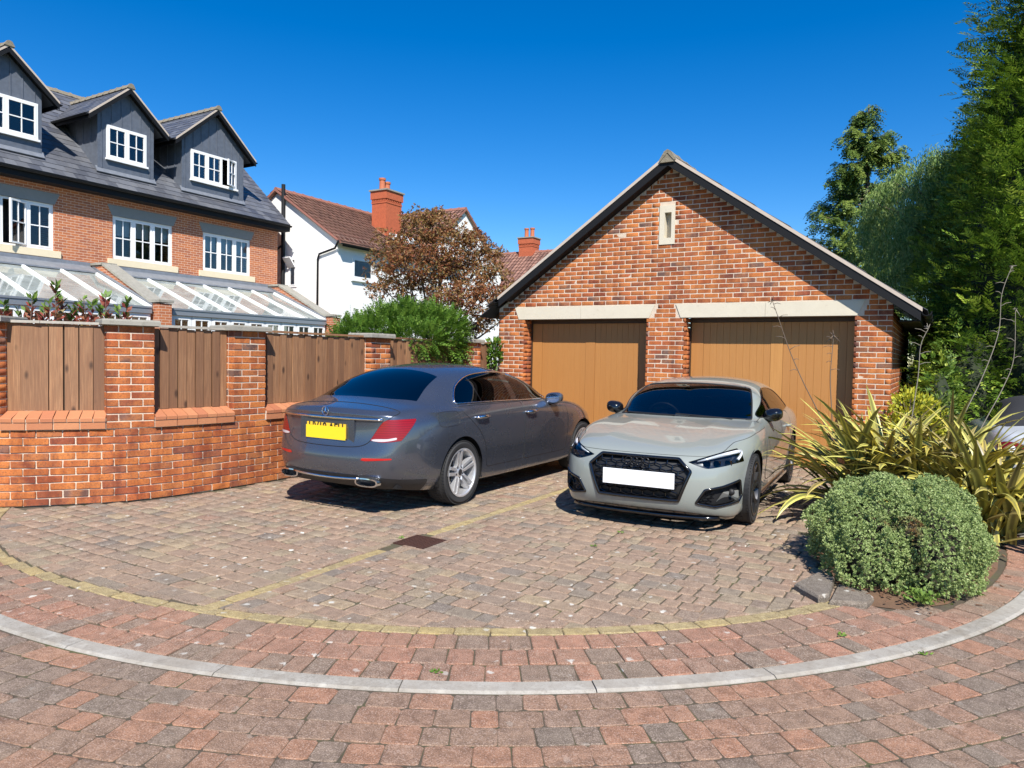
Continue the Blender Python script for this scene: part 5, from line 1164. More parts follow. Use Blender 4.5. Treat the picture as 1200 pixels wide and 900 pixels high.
def cabin(rt, xf, xr, w, zb, zfl, rows, mat, rhd=True, hs=1.13):
    it = MB(); it.box((xf-.1, -w+.06, zfl-.2), (xr, w-.06, zfl-.15))
    for sgn in (-1, 1): it.box((xf-.2, sgn*(w-.05), zfl-.2), (xr, sgn*(w-.02), zb-.04))
    it.prism([(xr+.25, -w+.05, zb-.02), (xr-.2, -w+.05, zb-.01), (xr-.2, -w+.05, .5), (xr+.15, -w+.05, .5)], (0, 2*w-.1, 0))
    it.build('cabin_trim', MATS['interior'], rt)
    d = MB(); d.prism([(xf+.12, -w+.08, zb-.03), (xf-.30, -w+.08, zb-.015), (xf-.45, -w+.08, zb-.10), (xf-.42, -w+.08, zb-.40), (xf+.1, -w+.08, zb-.40)], (0, 2*w-.16, 0)); d.build('dashboard', MATS['interior'], rt)
    for sgn in (-1, 1):
        seat(rt, rows[0]+.05, sgn*.36, mat, hs); seat(rt, rows[1], sgn*.34, mat, hs-.03)
    sy = -.36 if rhd else .36; sw = MB(); c = np.array((xf-.52, sy, zb-.04)); e1 = np.array((0, 1., 0)); e2 = np.array((.42, 0, .91))
    sw.tube([c+.185*(e1*math.cos(a)+e2*math.sin(a)) for a in np.linspace(0, 2*PI, 32, endpoint=False)], .016, 8, closed=True)
    for a in (PI, 0, -PI/2): sw.tube([c, c+.18*(e1*math.cos(a)+e2*math.sin(a))], .016, 6)
    sw.lathe([(0, .02), (.06, .02), (.06, -.02)], tuple(c), 'x', 16); sw.build('steering_wheel', MATS['plastic_dark'], rt, True, 50)
    mr = MB(); mr.box((xf-.70, -.11, zb+.30), (xf-.68, .11, zb+.36)); mr.build('interior_mirror', MATS['plastic_dark'], rt)

def hex_mesh(m, pts_in, x_of, cell, rad, flat=.62):
    """honeycomb bars inside an outline on a curved front; x_of(y,z) gives the depth"""
    pts_in = np.asarray(pts_in); y0, z0 = pts_in.min(0); y1, z1 = pts_in.max(0); h = cell*flat
    seg = set()
    for r in range(-1, int((z1-z0)/(h*.75))+3):
        for c in range(-1, int((y1-y0)/cell)+3):
            cy = y0+c*cell+(r % 2)*cell/2; cz = z0+r*h*.75
            vs_ = [(cy, cz+h/2), (cy+cell/2, cz+h/4), (cy+cell/2, cz-h/4), (cy, cz-h/2), (cy-cell/2, cz-h/4), (cy-cell/2, cz+h/4)]
            for i in range(6):
                a, b = vs_[i], vs_[(i+1) % 6]; a, b = tuple(np.round(a, 4)), tuple(np.round(b, 4))
                seg.add((min(a, b), max(a, b)))
    for a, b in seg:
        if inpoly(np.array([a, b]), pts_in).all():
            m.tube([(x_of(*a), a[0], a[1]), (x_of(*b), b[0], b[1])], rad, 4)

def coupe():
    car_materials(); M_ = MATS
    hd = -PI/2+math.radians(2.8)
    rt = root('parked_car', 'pale grey two-door coupe with black honeycomb grille and white plate, parked nose out', 'car', (-2.385-math.cos(hd)*2.764, 7.08-math.sin(hd)*2.764, 0), hd)
    yz = lambda ys, zs: list(zip(ys, zs))
    side = [
     (3.17, yz([.82, .855, .865, .868, .868, .85, .81, .74], [.115, .16, .30, .43, .56, .66, .72, .765])),
     (2.764, yz([.78, .885, .91, .922, .926, .915, .88, .815], [.16, .22, .34, .48, .63, .755, .835, .875])),
     (2.36, yz([.78, .885, .89, .91, .925, .915, .878, .83], [.16, .20, .31, .48, .645, .78, .865, .91])),
     (2.02, yz([.78, .885, .885, .905, .922, .908, .876, .845], [.16, .20, .31, .48, .64, .785, .88, .925])),
     (1.58, yz([.78, .885, .885, .902, .920, .905, .876, .85], [.16, .20, .31, .48, .635, .785, .885, .93])),
     (1.10, yz([.78, .885, .885, .902, .920, .905, .876, .85], [.16, .20, .31, .48, .635, .785, .885, .935])),
     (.55, yz([.78, .885, .885, .905, .922, .91, .88, .848], [.16, .20, .31, .48, .64, .79, .89, .945])),
     (.02, yz([.78, .885, .905, .922, .93, .922, .885, .825], [.17, .22, .34, .50, .655, .80, .905, .955])),
     (-.36, yz([.78, .88, .905, .92, .925, .915, .872, .795], [.19, .25, .36, .51, .66, .81, .91, .96])),
     (-.64, yz([.76, .85, .885, .90, .90, .885, .84, .76], [.21, .27, .38, .52, .66, .81, .905, .955])),
     (-.86, yz([.68, .76, .81, .83, .83, .81, .765, .69], [.24, .30, .40, .53, .66, .80, .885, .925])),
    ]
    front = [(3.42, .125), (3.585, .16), (3.64, .29), (3.655, .42), (3.645, .54), (3.615, .635), (3.565, .685), (3.45, .735)]
    rear = [(-.93, .25), (-1.00, .32), (-1.05, .42), (-1.06, .53), (-1.03, .66), (-1.01, .80), (-1.02, .90), (-.97, .96)]
    top = {1: ('h', 3.07, .838, 1.0, .009), 2: ('h', 2.62, .898, 1.0, .009), 3: ('h', 2.21, .940, 1.0, .004),
           4: ('r', (1.78, .755, 1.125), (1.88, 1.122)), 5: ('r', (1.36, .675, 1.285), (1.47, 1.328)), 6: ('r', (.55, .645, 1.318), (.60, 1.397)),
           7: ('r', (-.05, .63, 1.238), (-.02, 1.325)), 8: ('r', (-.38, .635, 1.11), (-.38, 1.18)), 9: ('h', -.70, 1.02)}
    cr = [('row', 5, 4, 15, .22), ('row', 7, 7, 13, .28), ('row', 1, 4, 15, .2), ('top', 3, 0, 4, .45), ('top', 9, 0, 4, .3), ('row', 7, 0, 4, .22), ('row', 7, 14, 18, .35), ('topv', 2, 0, 3, .55), ('row', 2, 0, 5, .2), ('top', 5, 0, 4, .22)]
    b = Body(side, front, rear, top, cr, 2.7, 2.6, 4)
    for xa in (0, 2.764):
        th = np.linspace(0, 2*PI, 72, endpoint=False); b.region('arch', np.c_[xa+.372*np.cos(th), .335+.372*np.sin(th)], 'xz', lambda P: (abs(P[:, 1]) > .5) & (P[:, 2] < .85))
    hi = lambda P: (abs(P[:, 1]) > .50) & (P[:, 2] > .90)
    dlo = smooth_poly([(-.15, .985), (-.11, 1.015), (.12, 1.12), (.50, 1.215), (.92, 1.248), (1.28, 1.225), (1.58, 1.115), (1.86, .985), (1.88, .955), (1.4, .952), (.6, .962), (0, .975)], 6, (0, 8))
    b.region('dlo', dlo, 'xz', hi)
    b.region('door_glass', [(.40, .8), (2.3, .8), (2.3, 1.5), (.22, 1.5)], 'xz', hi, over=['dlo'])
    b.region('quarter_glass', [(-.4, .8), (.37, .8), (.19, 1.5), (-.4, 1.5)], 'xz', hi, over=['dlo'])
    up = lambda P: P[:, 2] > .90
    ws = smooth_poly([(2.20, 0), (2.16, .42), (2.02, .725), (1.73, .675), (1.41, .60), (1.45, .3), (1.46, 0), (1.45, -.3), (1.41, -.60), (1.73, -.675), (2.02, -.725), (2.16, -.42)], 5, (2, 4, 8, 10))
    b.region('windscreen', ws, 'xy', up, sign=1)
    bl = smooth_poly([(-.68, 0), (-.65, .40), (-.58, .62), (-.35, .57), (-.08, .52), (-.06, .3), (-.05, 0), (-.06, -.3), (-.08, -.52), (-.35, -.57), (-.58, -.62), (-.65, -.40)], 5, (2, 4, 8, 10))
    b.region('backlight', bl, 'xy', up, sign=1)
    fr = lambda P: P[:, 0] > 2.85
    lampp = smooth_poly([(.445, .647), (.60, .700), (.74, .742), (.86, .762), (1.2, .77), (1.2, .665), (.86, .640), (.70, .610), (.60, .598)], 5, (0, 4, 5))
    b.region('headlamp', lampp, 'yz', lambda P: P[:, 0] > 3.13)
    b.region('grille', [(0, .668), (.365, .668), (.478, .565), (.378, .295), (0, .295)], 'yz', fr)
    b.region('intake', [(.525, .285), (.600, .408), (.735, .438), (.842, .478), (.850, .335), (.835, .285), (.68, .255)], 'yz', lambda P: P[:, 0] > 3.0)
    b.region('lip', [(0, .10), (1.2, .10), (1.2, .11), (.85, .13), (.7, .165), (.5, .19), (.3, .20), (0, .20)], 'yz', lambda P: P[:, 0] > 3.15)
    sd = lambda P: (abs(P[:, 1]) > .78) & (P[:, 2] < .955)
    d1 = smooth_poly([(.28, .97), (.27, .8), (.34, .55), (.47, .36), (.52, .32), (2.02, .32), (2.16, .42), (2.17, .7), (2.06, .97)], 5, (0, 8))
    b.region('door', d1, 'xz', sd, over=['body'])
    P = M_['paint_pale']; G = M_['black']
    # bonnet shut line and creases: bonnet is its own panel
    sh = lambda x: np.interp(x, [1.9, 2.1, 2.6, 3.05, 3.2, 3.45, 3.7], [.872, .872, .85, .80, .765, .70, .68])
    b.region('bonnet', [(2.06, -1), (3.7, -1), (3.7, 1), (2.06, 1)], 'xy', lambda P: P[:, 2] > sh(P[:, 0]), sign=1, over=['body'])
    b.part('body', ['body'], P, rt); bn = b.part('bonnet', ['bonnet'], P, rt)
    for L in b.loops(b.mask('bonnet'))[:1]: panel_gap(bn, L, G, .003, n=300)
    for sgn in (-1, 1):
        msk = b.cen()[:, 1]*sgn > 0; d = b.part('door', ['door'], P, rt, mask=msk)
        for L in b.loops(b.mask('door') & msk)[:1]: panel_gap(d, L, G)
        h = MB(); hx = .52; yy = sgn*.915
        h.tube([(hx-.12, yy-sgn*.012, .785), (hx-.09, yy+sgn*.024, .79), (hx, yy+sgn*.034, .793), (hx+.09, yy+sgn*.026, .79), (hx+.12, yy-sgn*.012, .786)], [.012, .016, .018, .016, .012], 8); h.build('handle', P, d, True)
        b.part('door_window', ['door_glass'], M_['glass_tint'], rt, mask=msk); b.part('quarter_window', ['quarter_glass'], M_['glass_dark'], rt, mask=msk)
    b.part('window_pillar', ['dlo'], M_['gloss_black'], rt)
    for L in b.loops(b.mask('dlo', 'door_glass', 'quarter_glass')):
        if np.ptp(L[:, 0]) > 1: m = MB(); m.tube(resample(L, 200), .007, 6, closed=True); m.build('window_trim', M_['gloss_black'], rt, True)
    b.part('windscreen', ['windscreen'], M_['glass_screen'], rt); b.part('rear_window', ['backlight'], M_['glass_dark'], rt)
    for L in b.loops(b.mask('windscreen'))[:1]: panel_gap(rt, L, G, .010, 'windscreen_seal', 200)
    xs = lambda y, z: b.surf('x', y, z, fr)
    # grille: recessed dark box, frame, honeycomb
    b.part('grille_backing', ['grille'], G, rt, offset=-.035)
    gp = np.array([(-.365, .668), (.365, .668), (.478, .565), (.378, .295), (-.378, .295), (-.478, .565)])
    for L in b.loops(b.mask('grille'))[:1]:
        m = MB(); m.tube(resample(L, 240, sm=1), .017, 6, closed=True); gf = m.build('grille', M_['gloss_black'], rt, True)
    m = MB(); hex_mesh(m, gp*.99+np.array((0, .004)), lambda y, z: xs(y, z)-.012, .105, .0062); m.build('honeycomb', M_['gloss_black'], gf)
    m = MB()
    for k in range(4): m.tube([(3.648-.006*k*0, (k-1.5)*.052+.037*math.cos(a), .628+.037*math.sin(a)) for a in np.linspace(0, 2*PI, 24, endpoint=False)], .0055, 6, closed=True)
    m.build('ring_badge', simple('badge_dark', (.03, .03, .033), .25, .8), gf, True)
    pl = MB(); pl.box((3.668, -.315, .408), (3.677, .355, .548)); pl.build('number_plate', M_['plate_white'], rt)
    pb = MB(); pb.box((3.625, -.30, .42), (3.668, .30, .53)); pb.build('plate_bracket', G, rt)
    # lamps
    for sgn in (-1, 1):
        msk = b.cen()[:, 1]*sgn > 0
        hl = b.part('headlamp', ['headlamp'], M_['lens_clear'], rt, mask=msk, offset=.002)
        b.part('lamp_housing', ['headlamp'], simple('lamp_dark', (.02, .022, .028), .25, coat=.5), hl, mask=msk, offset=-.045)
        m = MB()    # light strip along the top and outer end
        pts = [(xs(y, z)-.022, sgn*y, z) for y, z in ((.52, .652), (.60, .676), (.67, .697), (.74, .714), (.79, .724), (.82, .727))]
        m.tube(pts, [.006, .012, .016, .018, .018, .014], 6); m.tube([(xs(y, z)-.022, sgn*y, z) for y, z in ((.82, .725), (.825, .70), (.822, .68), (.815, .662))], .014, 6)
        m.build('light_strip', simple('strip_white', (.75, .77, .8), .25, .2), hl, True)
        m = MB()
        for y in (.60, .68, .76): m.obox((xs(y, .645)-.03, sgn*y, .640), (.012, 0, 0), (0, .028, 0), (0, 0, .022))
        m.build('projector', M_['glass_dark'], hl)
        it = b.part('intake_backing', ['intake'], G, rt, mask=msk, offset=-.04)
        for L in b.loops(b.mask('intake') & msk)[:1]: m = MB(); m.tube(resample(L, 140, sm=1), .012, 6, closed=True); m.build('intake_frame', M_['gloss_black'], it, True)
        m = MB(); ip = np.array([(.545, .295), (.605, .405), (.70, .425), (.655, .28)]); xi = lambda y, z: xs(y, z)-.012
        hex_mesh(m, ip, xi, .05, .004)
        m.v = [(p[0], sgn*p[1], p[2]) for p in m.v]; m.build('intake_mesh', M_['gloss_black'], it)
        m = MB(); m.prism([(xs(.72, .3)-.01, sgn*.665, .275), (xs(.72, .3)-.01, sgn*.735, .385), (xs(.86, .35)-.0, sgn*.85, .375), (xs(.86, .3)-.0, sgn*.84, .285)], (-.03, 0, 0)); m.build('intake_blade', simple('satin_grey', (.35, .36, .34), .35, .3), it)
        m = MB(); m.lathe([(0, .0), (.026, .0), (.032, -.02)], (xs(.80, .37)+.006, sgn*.785, .375), 'x', 16); m.build('parking_sensor', G, it, True)
        tl = MB(); tl.box((-1.0, sgn*.45, .72), (-.93, sgn*.78, .84)); tl.build('tail_lamp', M_['tail_lens'], rt)
    b.part('front_lip', ['lip'], M_['gloss_black'], rt, offset=.002)
    m = MB(); m.tube([(b.surf('x', y, .16, fr)-.012, y, .138) for y in np.linspace(-.70, .70, 21)], .020, 6); m.build('splitter', M_['gloss_black'], rt, True)
    m = MB()
    for sgn in (-1, 1): m.bar((.45, sgn*.885, .205), (2.32, sgn*.885, .205), .035, .03)
    m.build('sill_blade', M_['gloss_black'], rt)
    u = MB(); u.box((-.8, -.72, .25), (3.25, .72, .29)); u.box((.42, -.80, .17), (2.34, .80, .25)); u.build('underbody', G, rt)
    for xa in (0, 2.764):
        for sgn in (-1, 1):
            l = MB(); l.lathe([(.39, sgn*.90), (.39, sgn*.55), (.0, sgn*.55)], (xa, 0, .335), 'y', 28, arc=(-.25, PI+.25)); l.build('arch_liner', G, rt)
    mt = dict(tyre=M_['tyre'], rim=M_['rim_dark'], dark=M_['plastic_dark'], disc=M_['disc'], black=G)
    for xa in (0, 2.764):
        for sgn in (-1, 1): wheel(rt, (xa, sgn*.782, .335), sgn, .335, .25, .25, dict(kind='vee', rot=.1), mt, 0.0)
    for sgn in (-1, 1): mirror(rt, (1.76, sgn*.885, .985), sgn, M_['gloss_black'], M_['gloss_black'], .10)
    cabin(rt, 2.05, -.35, .78, .92, .42, (1.08, .25), M_['interior'], True, 1.08)
    pp = MB(); pp.add([(1.93, .02, .928), (1.93, -.30, .928), (1.80, -.30, .932), (1.80, .02, .932)], [(0, 1, 2, 3)]); pp.prism([(1.93, .02, .928), (1.93, -.30, .928), (1.80, -.30, .932), (1.80, .02, .932)], (0, 0, .002)); pp.build('paper_sheet', M_['plate_white'], rt)
    # wipers
    m = MB()
    for y0, y1 in ((.55, -.05), (-.05, -.62)): m.tube([(2.21-.22*(y0**2), y0, .957-.03*y0*y0), (2.18-.22*(y1**2), y1, .972-.03*y1*y1)], .008, 6)
    m.build('wiper', G, rt)
    return rt

def roadster():
    """silver soft-top seen between the flax and the frame edge"""
    car_materials(); M_ = MATS; rt = root('parked_car', 'silver soft-top sports car half hidden behind the flax', 'car', (1.30, 10.15, 0), PI/2+.06); yz = lambda ys, zs: list(zip(ys, zs))
    def sec(w, zb): return yz([.72*w, .80*w, .82*w, .845*w, .855*w, .845*w, .80*w, .73*w], [.16, .20, .32, .44, .56, .68, zb-.05, zb])
    side = [(2.55, sec(.93, .66)), (2.27, sec(1, .78)), (1.95, sec(1, .82)), (1.65, sec(1, .845)), (1.25, sec(1, .85)), (.85, sec(1, .85)), (.45, sec(1, .86)), (.1, sec(1.02, .89)), (-.2, sec(1.01, .89)), (-.42, sec(.98, .87)), (-.62, sec(.90, .83))]
    front = [(2.75, .18), (2.9, .2), (2.95, .3), (2.97, .4), (2.95, .5), (2.92, .58), (2.87, .63), (2.78, .68)]; rear = [(-.68, .24), (-.74, .28), (-.78, .38), (-.79, .5), (-.77, .6), (-.76, .7), (-.75, .8), (-.70, .84)]
    top = {1: ('h', 2.5, .76), 2: ('h', 2.1, .84), 3: ('h', 1.8, .88), 4: ('r', (1.4, .60, 1.06), (1.5, 1.06)), 5: ('r', (1.0, .52, 1.19), (1.06, 1.21)), 6: ('r', (.5, .50, 1.20), (.5, 1.245)), 7: ('r', (.12, .50, 1.12), (.15, 1.17)), 8: ('r', (-.12, .56, .97), (-.12, 1.01)), 9: ('h', -.42, .90)}
    b = Body(side, front, rear, top, [('top', 3, 0, 4, .4), ('top', 9, 0, 4, .4), ('row', 7, 7, 13, .3)], 2.4, 2.4, 3)
    for xa in (0, 2.27):
        th = np.linspace(0, 2*PI, 48, endpoint=False); b.region('arch', np.c_[xa+.345*np.cos(th), .31+.345*np.sin(th)], 'xz', lambda P: (abs(P[:, 1]) > .45) & (P[:, 2] < .75))
    up = lambda P: P[:, 2] > .875
    b.region('hood', [(-.36, -1), (1.06, -1), (1.06, 1), (-.36, 1)], 'xy', lambda P: (P[:, 2] > .885) & (abs(P[:, 1]) < .76), sign=1)
    b.region('rear_window', smooth_poly([(-.20, 0), (-.17, .36), (.08, .34), (.10, 0), (.08, -.34), (-.17, -.36)], 4), 'xy', up, sign=1, over=['hood'])
    b.region('windscreen', [(1.10, -.6), (1.72, -.68), (1.78, 0), (1.72, .68), (1.10, .6)], 'xy', up, sign=1)
    b.region('tail_lamp', smooth_poly([(.50, .66), (.56, .73), (.70, .74), (.76, .68), (.70, .60), (.56, .59)], 5), 'yz', lambda P: P[:, 0] < -.45)
    b.region('side_window', smooth_poly([(.35, .92), (.5, 1.08), (.95, 1.10), (1.5, .92)], 5, (0, 3)), 'xz', lambda P: (abs(P[:, 1]) > .5) & (P[:, 2] > .89))
    b.part('body', ['body'], M_['paint_silver'], rt); b.part('soft_top', ['hood'], simple('soft_top', (.018, .018, .02), .85, bump=.2, bscale=200), rt); b.part('rear_window', ['rear_window'], M_['glass_dark'], rt, .004); b.part('windscreen', ['windscreen'], M_['glass_tint'], rt); [b.part('door_window', ['side_window'], M_['glass_dark'], rt, .003, b.cen()[:, 1]*s_ > 0) for s_ in (-1, 1)]
    for s_ in (-1, 1):
        tl = b.part('tail_lamp', ['tail_lamp'], M_['tail_lens'], rt, .004, b.cen()[:, 1]*s_ > 0); m = MB(); m.lathe([(0, -.012), (.035, -.012), (.04, .0)], (b.surf('x', .62, .665, lambda P: P[:, 0] < -.4)-.0, s_*.63, .665), 'x', 20); m.build('indicator', M_['plate_white'], tl, True, 40)
    u = MB(); u.box((-.5, -.66, .22), (2.6, .66, .26)); u.build('underbody', M_['black'], rt)
    mt = dict(tyre=M_['tyre'], rim=M_['rim_silver'], dark=M_['plastic_dark'], disc=M_['disc'], black=M_['black'])
    for xa in (0, 2.27):
        for s_ in (-1, 1): wheel(rt, (xa, s_*.74, .31), s_, .31, .21, .21, dict(kind='twin', rot=.2), mt)
    return rt

saloon()
coupe()
roadster()

# ------------------------------------------------------------------ plants
def leaf_mat(name, stops, rough=.55, trans=.25, patch=None):
    t = NT(name); r = t.rnd(); c = t.ramp(r, stops); pos = t.geo()
    c = t.mix(t.ramp(t.noise(1.6, 3, .6, pos), [(.35, .35), (.65, 0)]), c, t.mix(1.0, c, (.55, .6, .5), 'MULTIPLY'))
    if patch: c = t.mix(t.ramp(t.noise(patch[1], 3, .55, pos), [(patch[2], 0), (patch[2]+.06, .85)]), c, patch[0])
    t.p(Base_Color=c, Roughness=rough); t.b.inputs['Specular IOR Level'].default_value = .35
    tr = t.n('BsdfTranslucent', 0, None, Color=c); t.t.links.new(t.n('MixShader', 0, None, i0=trans, i1=t.b.outputs[0], i2=tr), t.out.inputs[0]); MATS[name] = t.m
leaf_mat('leaf_conifer', [(0, (.055, .11, .012)), (.45, (.14, .235, .022)), (.8, (.27, .38, .036)), (1, (.42, .50, .08))])
leaf_mat('leaf_willow', [(0, (.09, .18, .04)), (.5, (.17, .28, .065)), (1, (.33, .42, .14))])
leaf_mat('leaf_spruce', [(0, (.055, .11, .025)), (.5, (.14, .215, .038)), (1, (.28, .35, .07))])
leaf_mat('leaf_maple', [(0, (.14, .035, .022)), (.3, (.24, .075, .032)), (.6, (.28, .13, .045)), (.85, (.20, .16, .05)), (1, (.42, .22, .09))])
leaf_mat('leaf_yew', [(0, (.05, .12, .014)), (.5, (.095, .20, .022)), (1, (.21, .33, .045))])
leaf_mat('leaf_hebe', [(0, (.17, .24, .075)), (.5, (.31, .40, .14)), (1, (.50, .57, .25))], patch=((.17, .065, .03), 3.6, .655))
leaf_mat('leaf_photinia', [(0, (.10, .20, .035)), (.45, (.22, .32, .06)), (.62, (.26, .13, .05)), (.82, (.30, .06, .045)), (1, (.36, .09, .07))])
leaf_mat('leaf_gold', [(0, (.45, .42, .03)), (.5, (.60, .56, .05)), (1, (.30, .36, .04))]); leaf_mat('leaf_weed', [(0, (.08, .17, .02)), (1, (.20, .34, .05))])
simple('bark', (.11, .085, .06), .95, var=.4, vscale=14, bump=.8, bscale=30); simple('bark_pale', (.20, .175, .14), .9, var=.3, vscale=20); simple('twig', (.13, .095, .07), .9, var=.3)
def unit(v): return v/(np.linalg.norm(v, axis=-1, keepdims=True)+1e-9)
def leaves(name, P, D, L, Wd, mat, parent, rnd=None, flat=None, S=None, fold=0.0):
    """rhombic leaves: points P, directions D, lengths L, widths Wd"""
    n = len(P); D = unit(D)
    if S is None:
        R_ = flat if flat is not None else unit(RNG.normal(size=(n, 3))); S = unit(np.cross(D, R_))
    L = np.broadcast_to(L, n)[:, None]; Wd = np.broadcast_to(Wd, n)[:, None]; N_ = np.cross(S, D)
    V = np.stack([P, P+D*L*.45+S*Wd/2+N_*fold*Wd, P+D*L, P+D*L*.45-S*Wd/2+N_*fold*Wd], 1).reshape(-1, 3); F = np.arange(4*n).reshape(-1, 4)
    r_ = RNG.random(n) if rnd is None else np.clip(rnd, .01, .99)
    o = np_mesh(name, V-np.array(parent.location), F, mat, parent, rnd=np.repeat(r_, 4)); return o
def sprays(P, D, n, length, width, leafL, leafW, droop=.5, rg=RNG):
    """flat pinnate sprays: at each P, heading D, 2n+1 small blades"""
    D = unit(D); up = np.array((0, 0, 1.)); S = unit(np.cross(D, up+rg.normal(0, .35, D.shape))); Pn, Dn, Sn, Ln = [], [], [], []
    for k in range(n):
        f = (k+.5)/n; c = P+D*length[:, None]*f-up*(length[:, None]*droop*f*f); d = unit(D-up*2*droop*f)
        for s_ in (-1, 1):
            dd = unit(d*.75+S*s_*(.75-.3*f)); Pn.append(c); Dn.append(dd); Sn.append(unit(np.cross(np.cross(S, d), dd))); Ln.append(leafL*(1.05-.55*f)*rg.uniform(.8, 1.2, len(P)))
    c = P+D*length[:, None]*.85-up*(length[:, None]*droop*.72); Pn.append(c); d = unit(D-up*2*droop*.9); Dn.append(d); Sn.append(S); Ln.append(np.full(len(P), leafL*.7))
    return np.concatenate(Pn), np.concatenate(Dn), np.concatenate(Sn), np.concatenate(Ln), 2*n+1
def tree_root(name, label, cat, loc, group=None): return root(name, label, cat, loc, 0, group)
def limb(m, pts, r0_, r1): m.tube(pts, list(np.linspace(r0_, r1, len(pts))), 7)
def pix(u, v, depth):
    d = fw+rr*((u-600)/840)-uu*((v-450)/840); return np.array(d)*depth+np.array((0, 0, EYE))
# ---- tall conifers on the right
def conifer(label, cx, cy, h, rad, n, seed, lean=(0, 0)):
    rg_ = np.random.default_rng(seed); rt = tree_root('conifer_tree', label, 'tree', (cx, cy, 0), 'tall conifers beside the garage'); o = np.array((cx, cy, 0))
    m = MB(); limb(m, [(0, 0, -.1), (.05, 0, h*.4), (0, .05, h*.97)], .24, .03)
    zs = rg_.uniform(.05, .95, 90)
    for z in zs:
        a = rg_.uniform(0, 2*PI); R_ = rad*(1-z)**.62*.8+.1; limb(m, [(0, 0, z*h), (.5*R_*math.cos(a), .5*R_*math.sin(a), z*h+.15), (R_*math.cos(a), R_*math.sin(a), z*h+.1)], .035, .008)
    m.build('trunk', MATS['bark'], rt, True)
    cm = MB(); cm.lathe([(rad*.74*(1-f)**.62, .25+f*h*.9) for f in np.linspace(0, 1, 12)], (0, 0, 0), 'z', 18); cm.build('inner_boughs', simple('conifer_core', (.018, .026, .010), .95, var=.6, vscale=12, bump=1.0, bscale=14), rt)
    # boughs: clumps of sprays that stick out unevenly
    nb = n//14; zf = rg_.random(nb)**1.15*.98; a = rg_.uniform(0, 2*PI, nb); R_ = rad*(1-zf)**.62*(.86+.22*np.sin(5*a+zf*17)*.5+rg_.normal(0, .10, nb))+.12
    q = rg_.random(nb); R_ *= np.where(q < .25, rg_.uniform(.55, .85, nb), 1.0)
    B = np.c_[R_*np.cos(a), R_*np.sin(a), zf*h+.1]; out = np.c_[np.cos(a), np.sin(a), np.full(nb, .25)]
    bl = np.repeat(np.arange(nb), 14); N = len(bl); tt = rg_.random(N)
    P = B[bl]-out[bl]*(tt*.55)[:, None]+rg_.normal(0, .13, (N, 3))*np.array((1, 1, .8)); D = unit(out[bl]+rg_.normal(0, .38, (N, 3))+np.array((0, 0, .45)))
    br_ = rg_.normal(.5, .2, nb)[bl]
    L = rg_.uniform(.18, .36, N); Pn, Dn, Sn, Ln, k = sprays(P, D, 5, L, .2, .115, .04, .18, rg_)
    leaves('crown', Pn+o, Dn, Ln, .025, MATS['leaf_conifer'], rt, rnd=np.tile(np.clip(br_+.35*(.4-tt), 0, 1), k)+rg_.normal(0, .12, len(Pn)), S=Sn)
    return rt
conifer('tall dense green conifer right beside the garage gutter', 1.95, 15.0, 11.8, 2.6, 36000, 21)
conifer('dense conifer at the right edge behind the silver car', 5.4, 17.2, 10.0, 2.3, 6000, 22)
conifer('lower dark conifer tucked behind the garage roof', .95, 19.0, 7.4, 2.3, 10000, 23)
# ---- willow
def willow(label, cx, cy, h, rad, n, seed):
    rg_ = np.random.default_rng(seed); rt = tree_root('willow_tree', label, 'tree', (cx, cy, 0)); o = np.array((cx, cy, 0)); m = MB(); limb(m, [(0, 0, -.1), (.1, 0, h*.35), (0, .1, h*.6)], .26, .14)
    tips = []
    for k in range(34):
        a = rg_.uniform(0, 2*PI); e = rg_.uniform(.15, 1.0); R_ = rad*e; top = h*(.70+.30*math.sqrt(max(0, 1-e*e)))*rg_.uniform(.92, 1.0)
        p = [(0, 0, h*.5), (R_*.45*math.cos(a), R_*.45*math.sin(a), h*.5+(top-h*.5)*.75), (R_*math.cos(a), R_*math.sin(a), top)]; limb(m, p, .07, .012); tips.append(p)
    m.build('trunk', MATS['bark'], rt, True)
    tp = np.array([q[2] for q in tips]+[q[1] for q in tips]); ns = n//22; i = rg_.integers(0, len(tp), ns); st = tp[i]+rg_.normal(0, .19, (ns, 3))*np.array((1, 1, .6)); ln = rg_.uniform(.5, 1.9, ns); f = np.tile(np.linspace(0, 1, 22), (ns, 1))
    ph = unit(np.c_[st[:, :2], np.zeros(ns)]+1e-6); P = st[:, None, :]+ph[:, None, :]*(.35*np.sqrt(f))[:, :, None]-np.array((0, 0, 1.))*(ln[:, None]*f)[:, :, None]+rg_.normal(0, .025, (ns, 22, 3)); P = P.reshape(-1, 3)
    D = rg_.normal(0, .45, P.shape)+np.array((0, 0, -1.)); m_ = P[:, 2] > .8
    leaves('crown', P[m_]+o, D[m_], rg_.uniform(.08, .15, m_.sum()), .019, MATS['leaf_willow'], rt, rnd=(.55+.25*rg_.normal(size=ns)).repeat(22)[m_]+rg_.normal(0, .15, m_.sum()))
willow('pale green weeping tree rising behind the garage roof', .25, 20.3, 6.9, 2.1, 90000, 31)
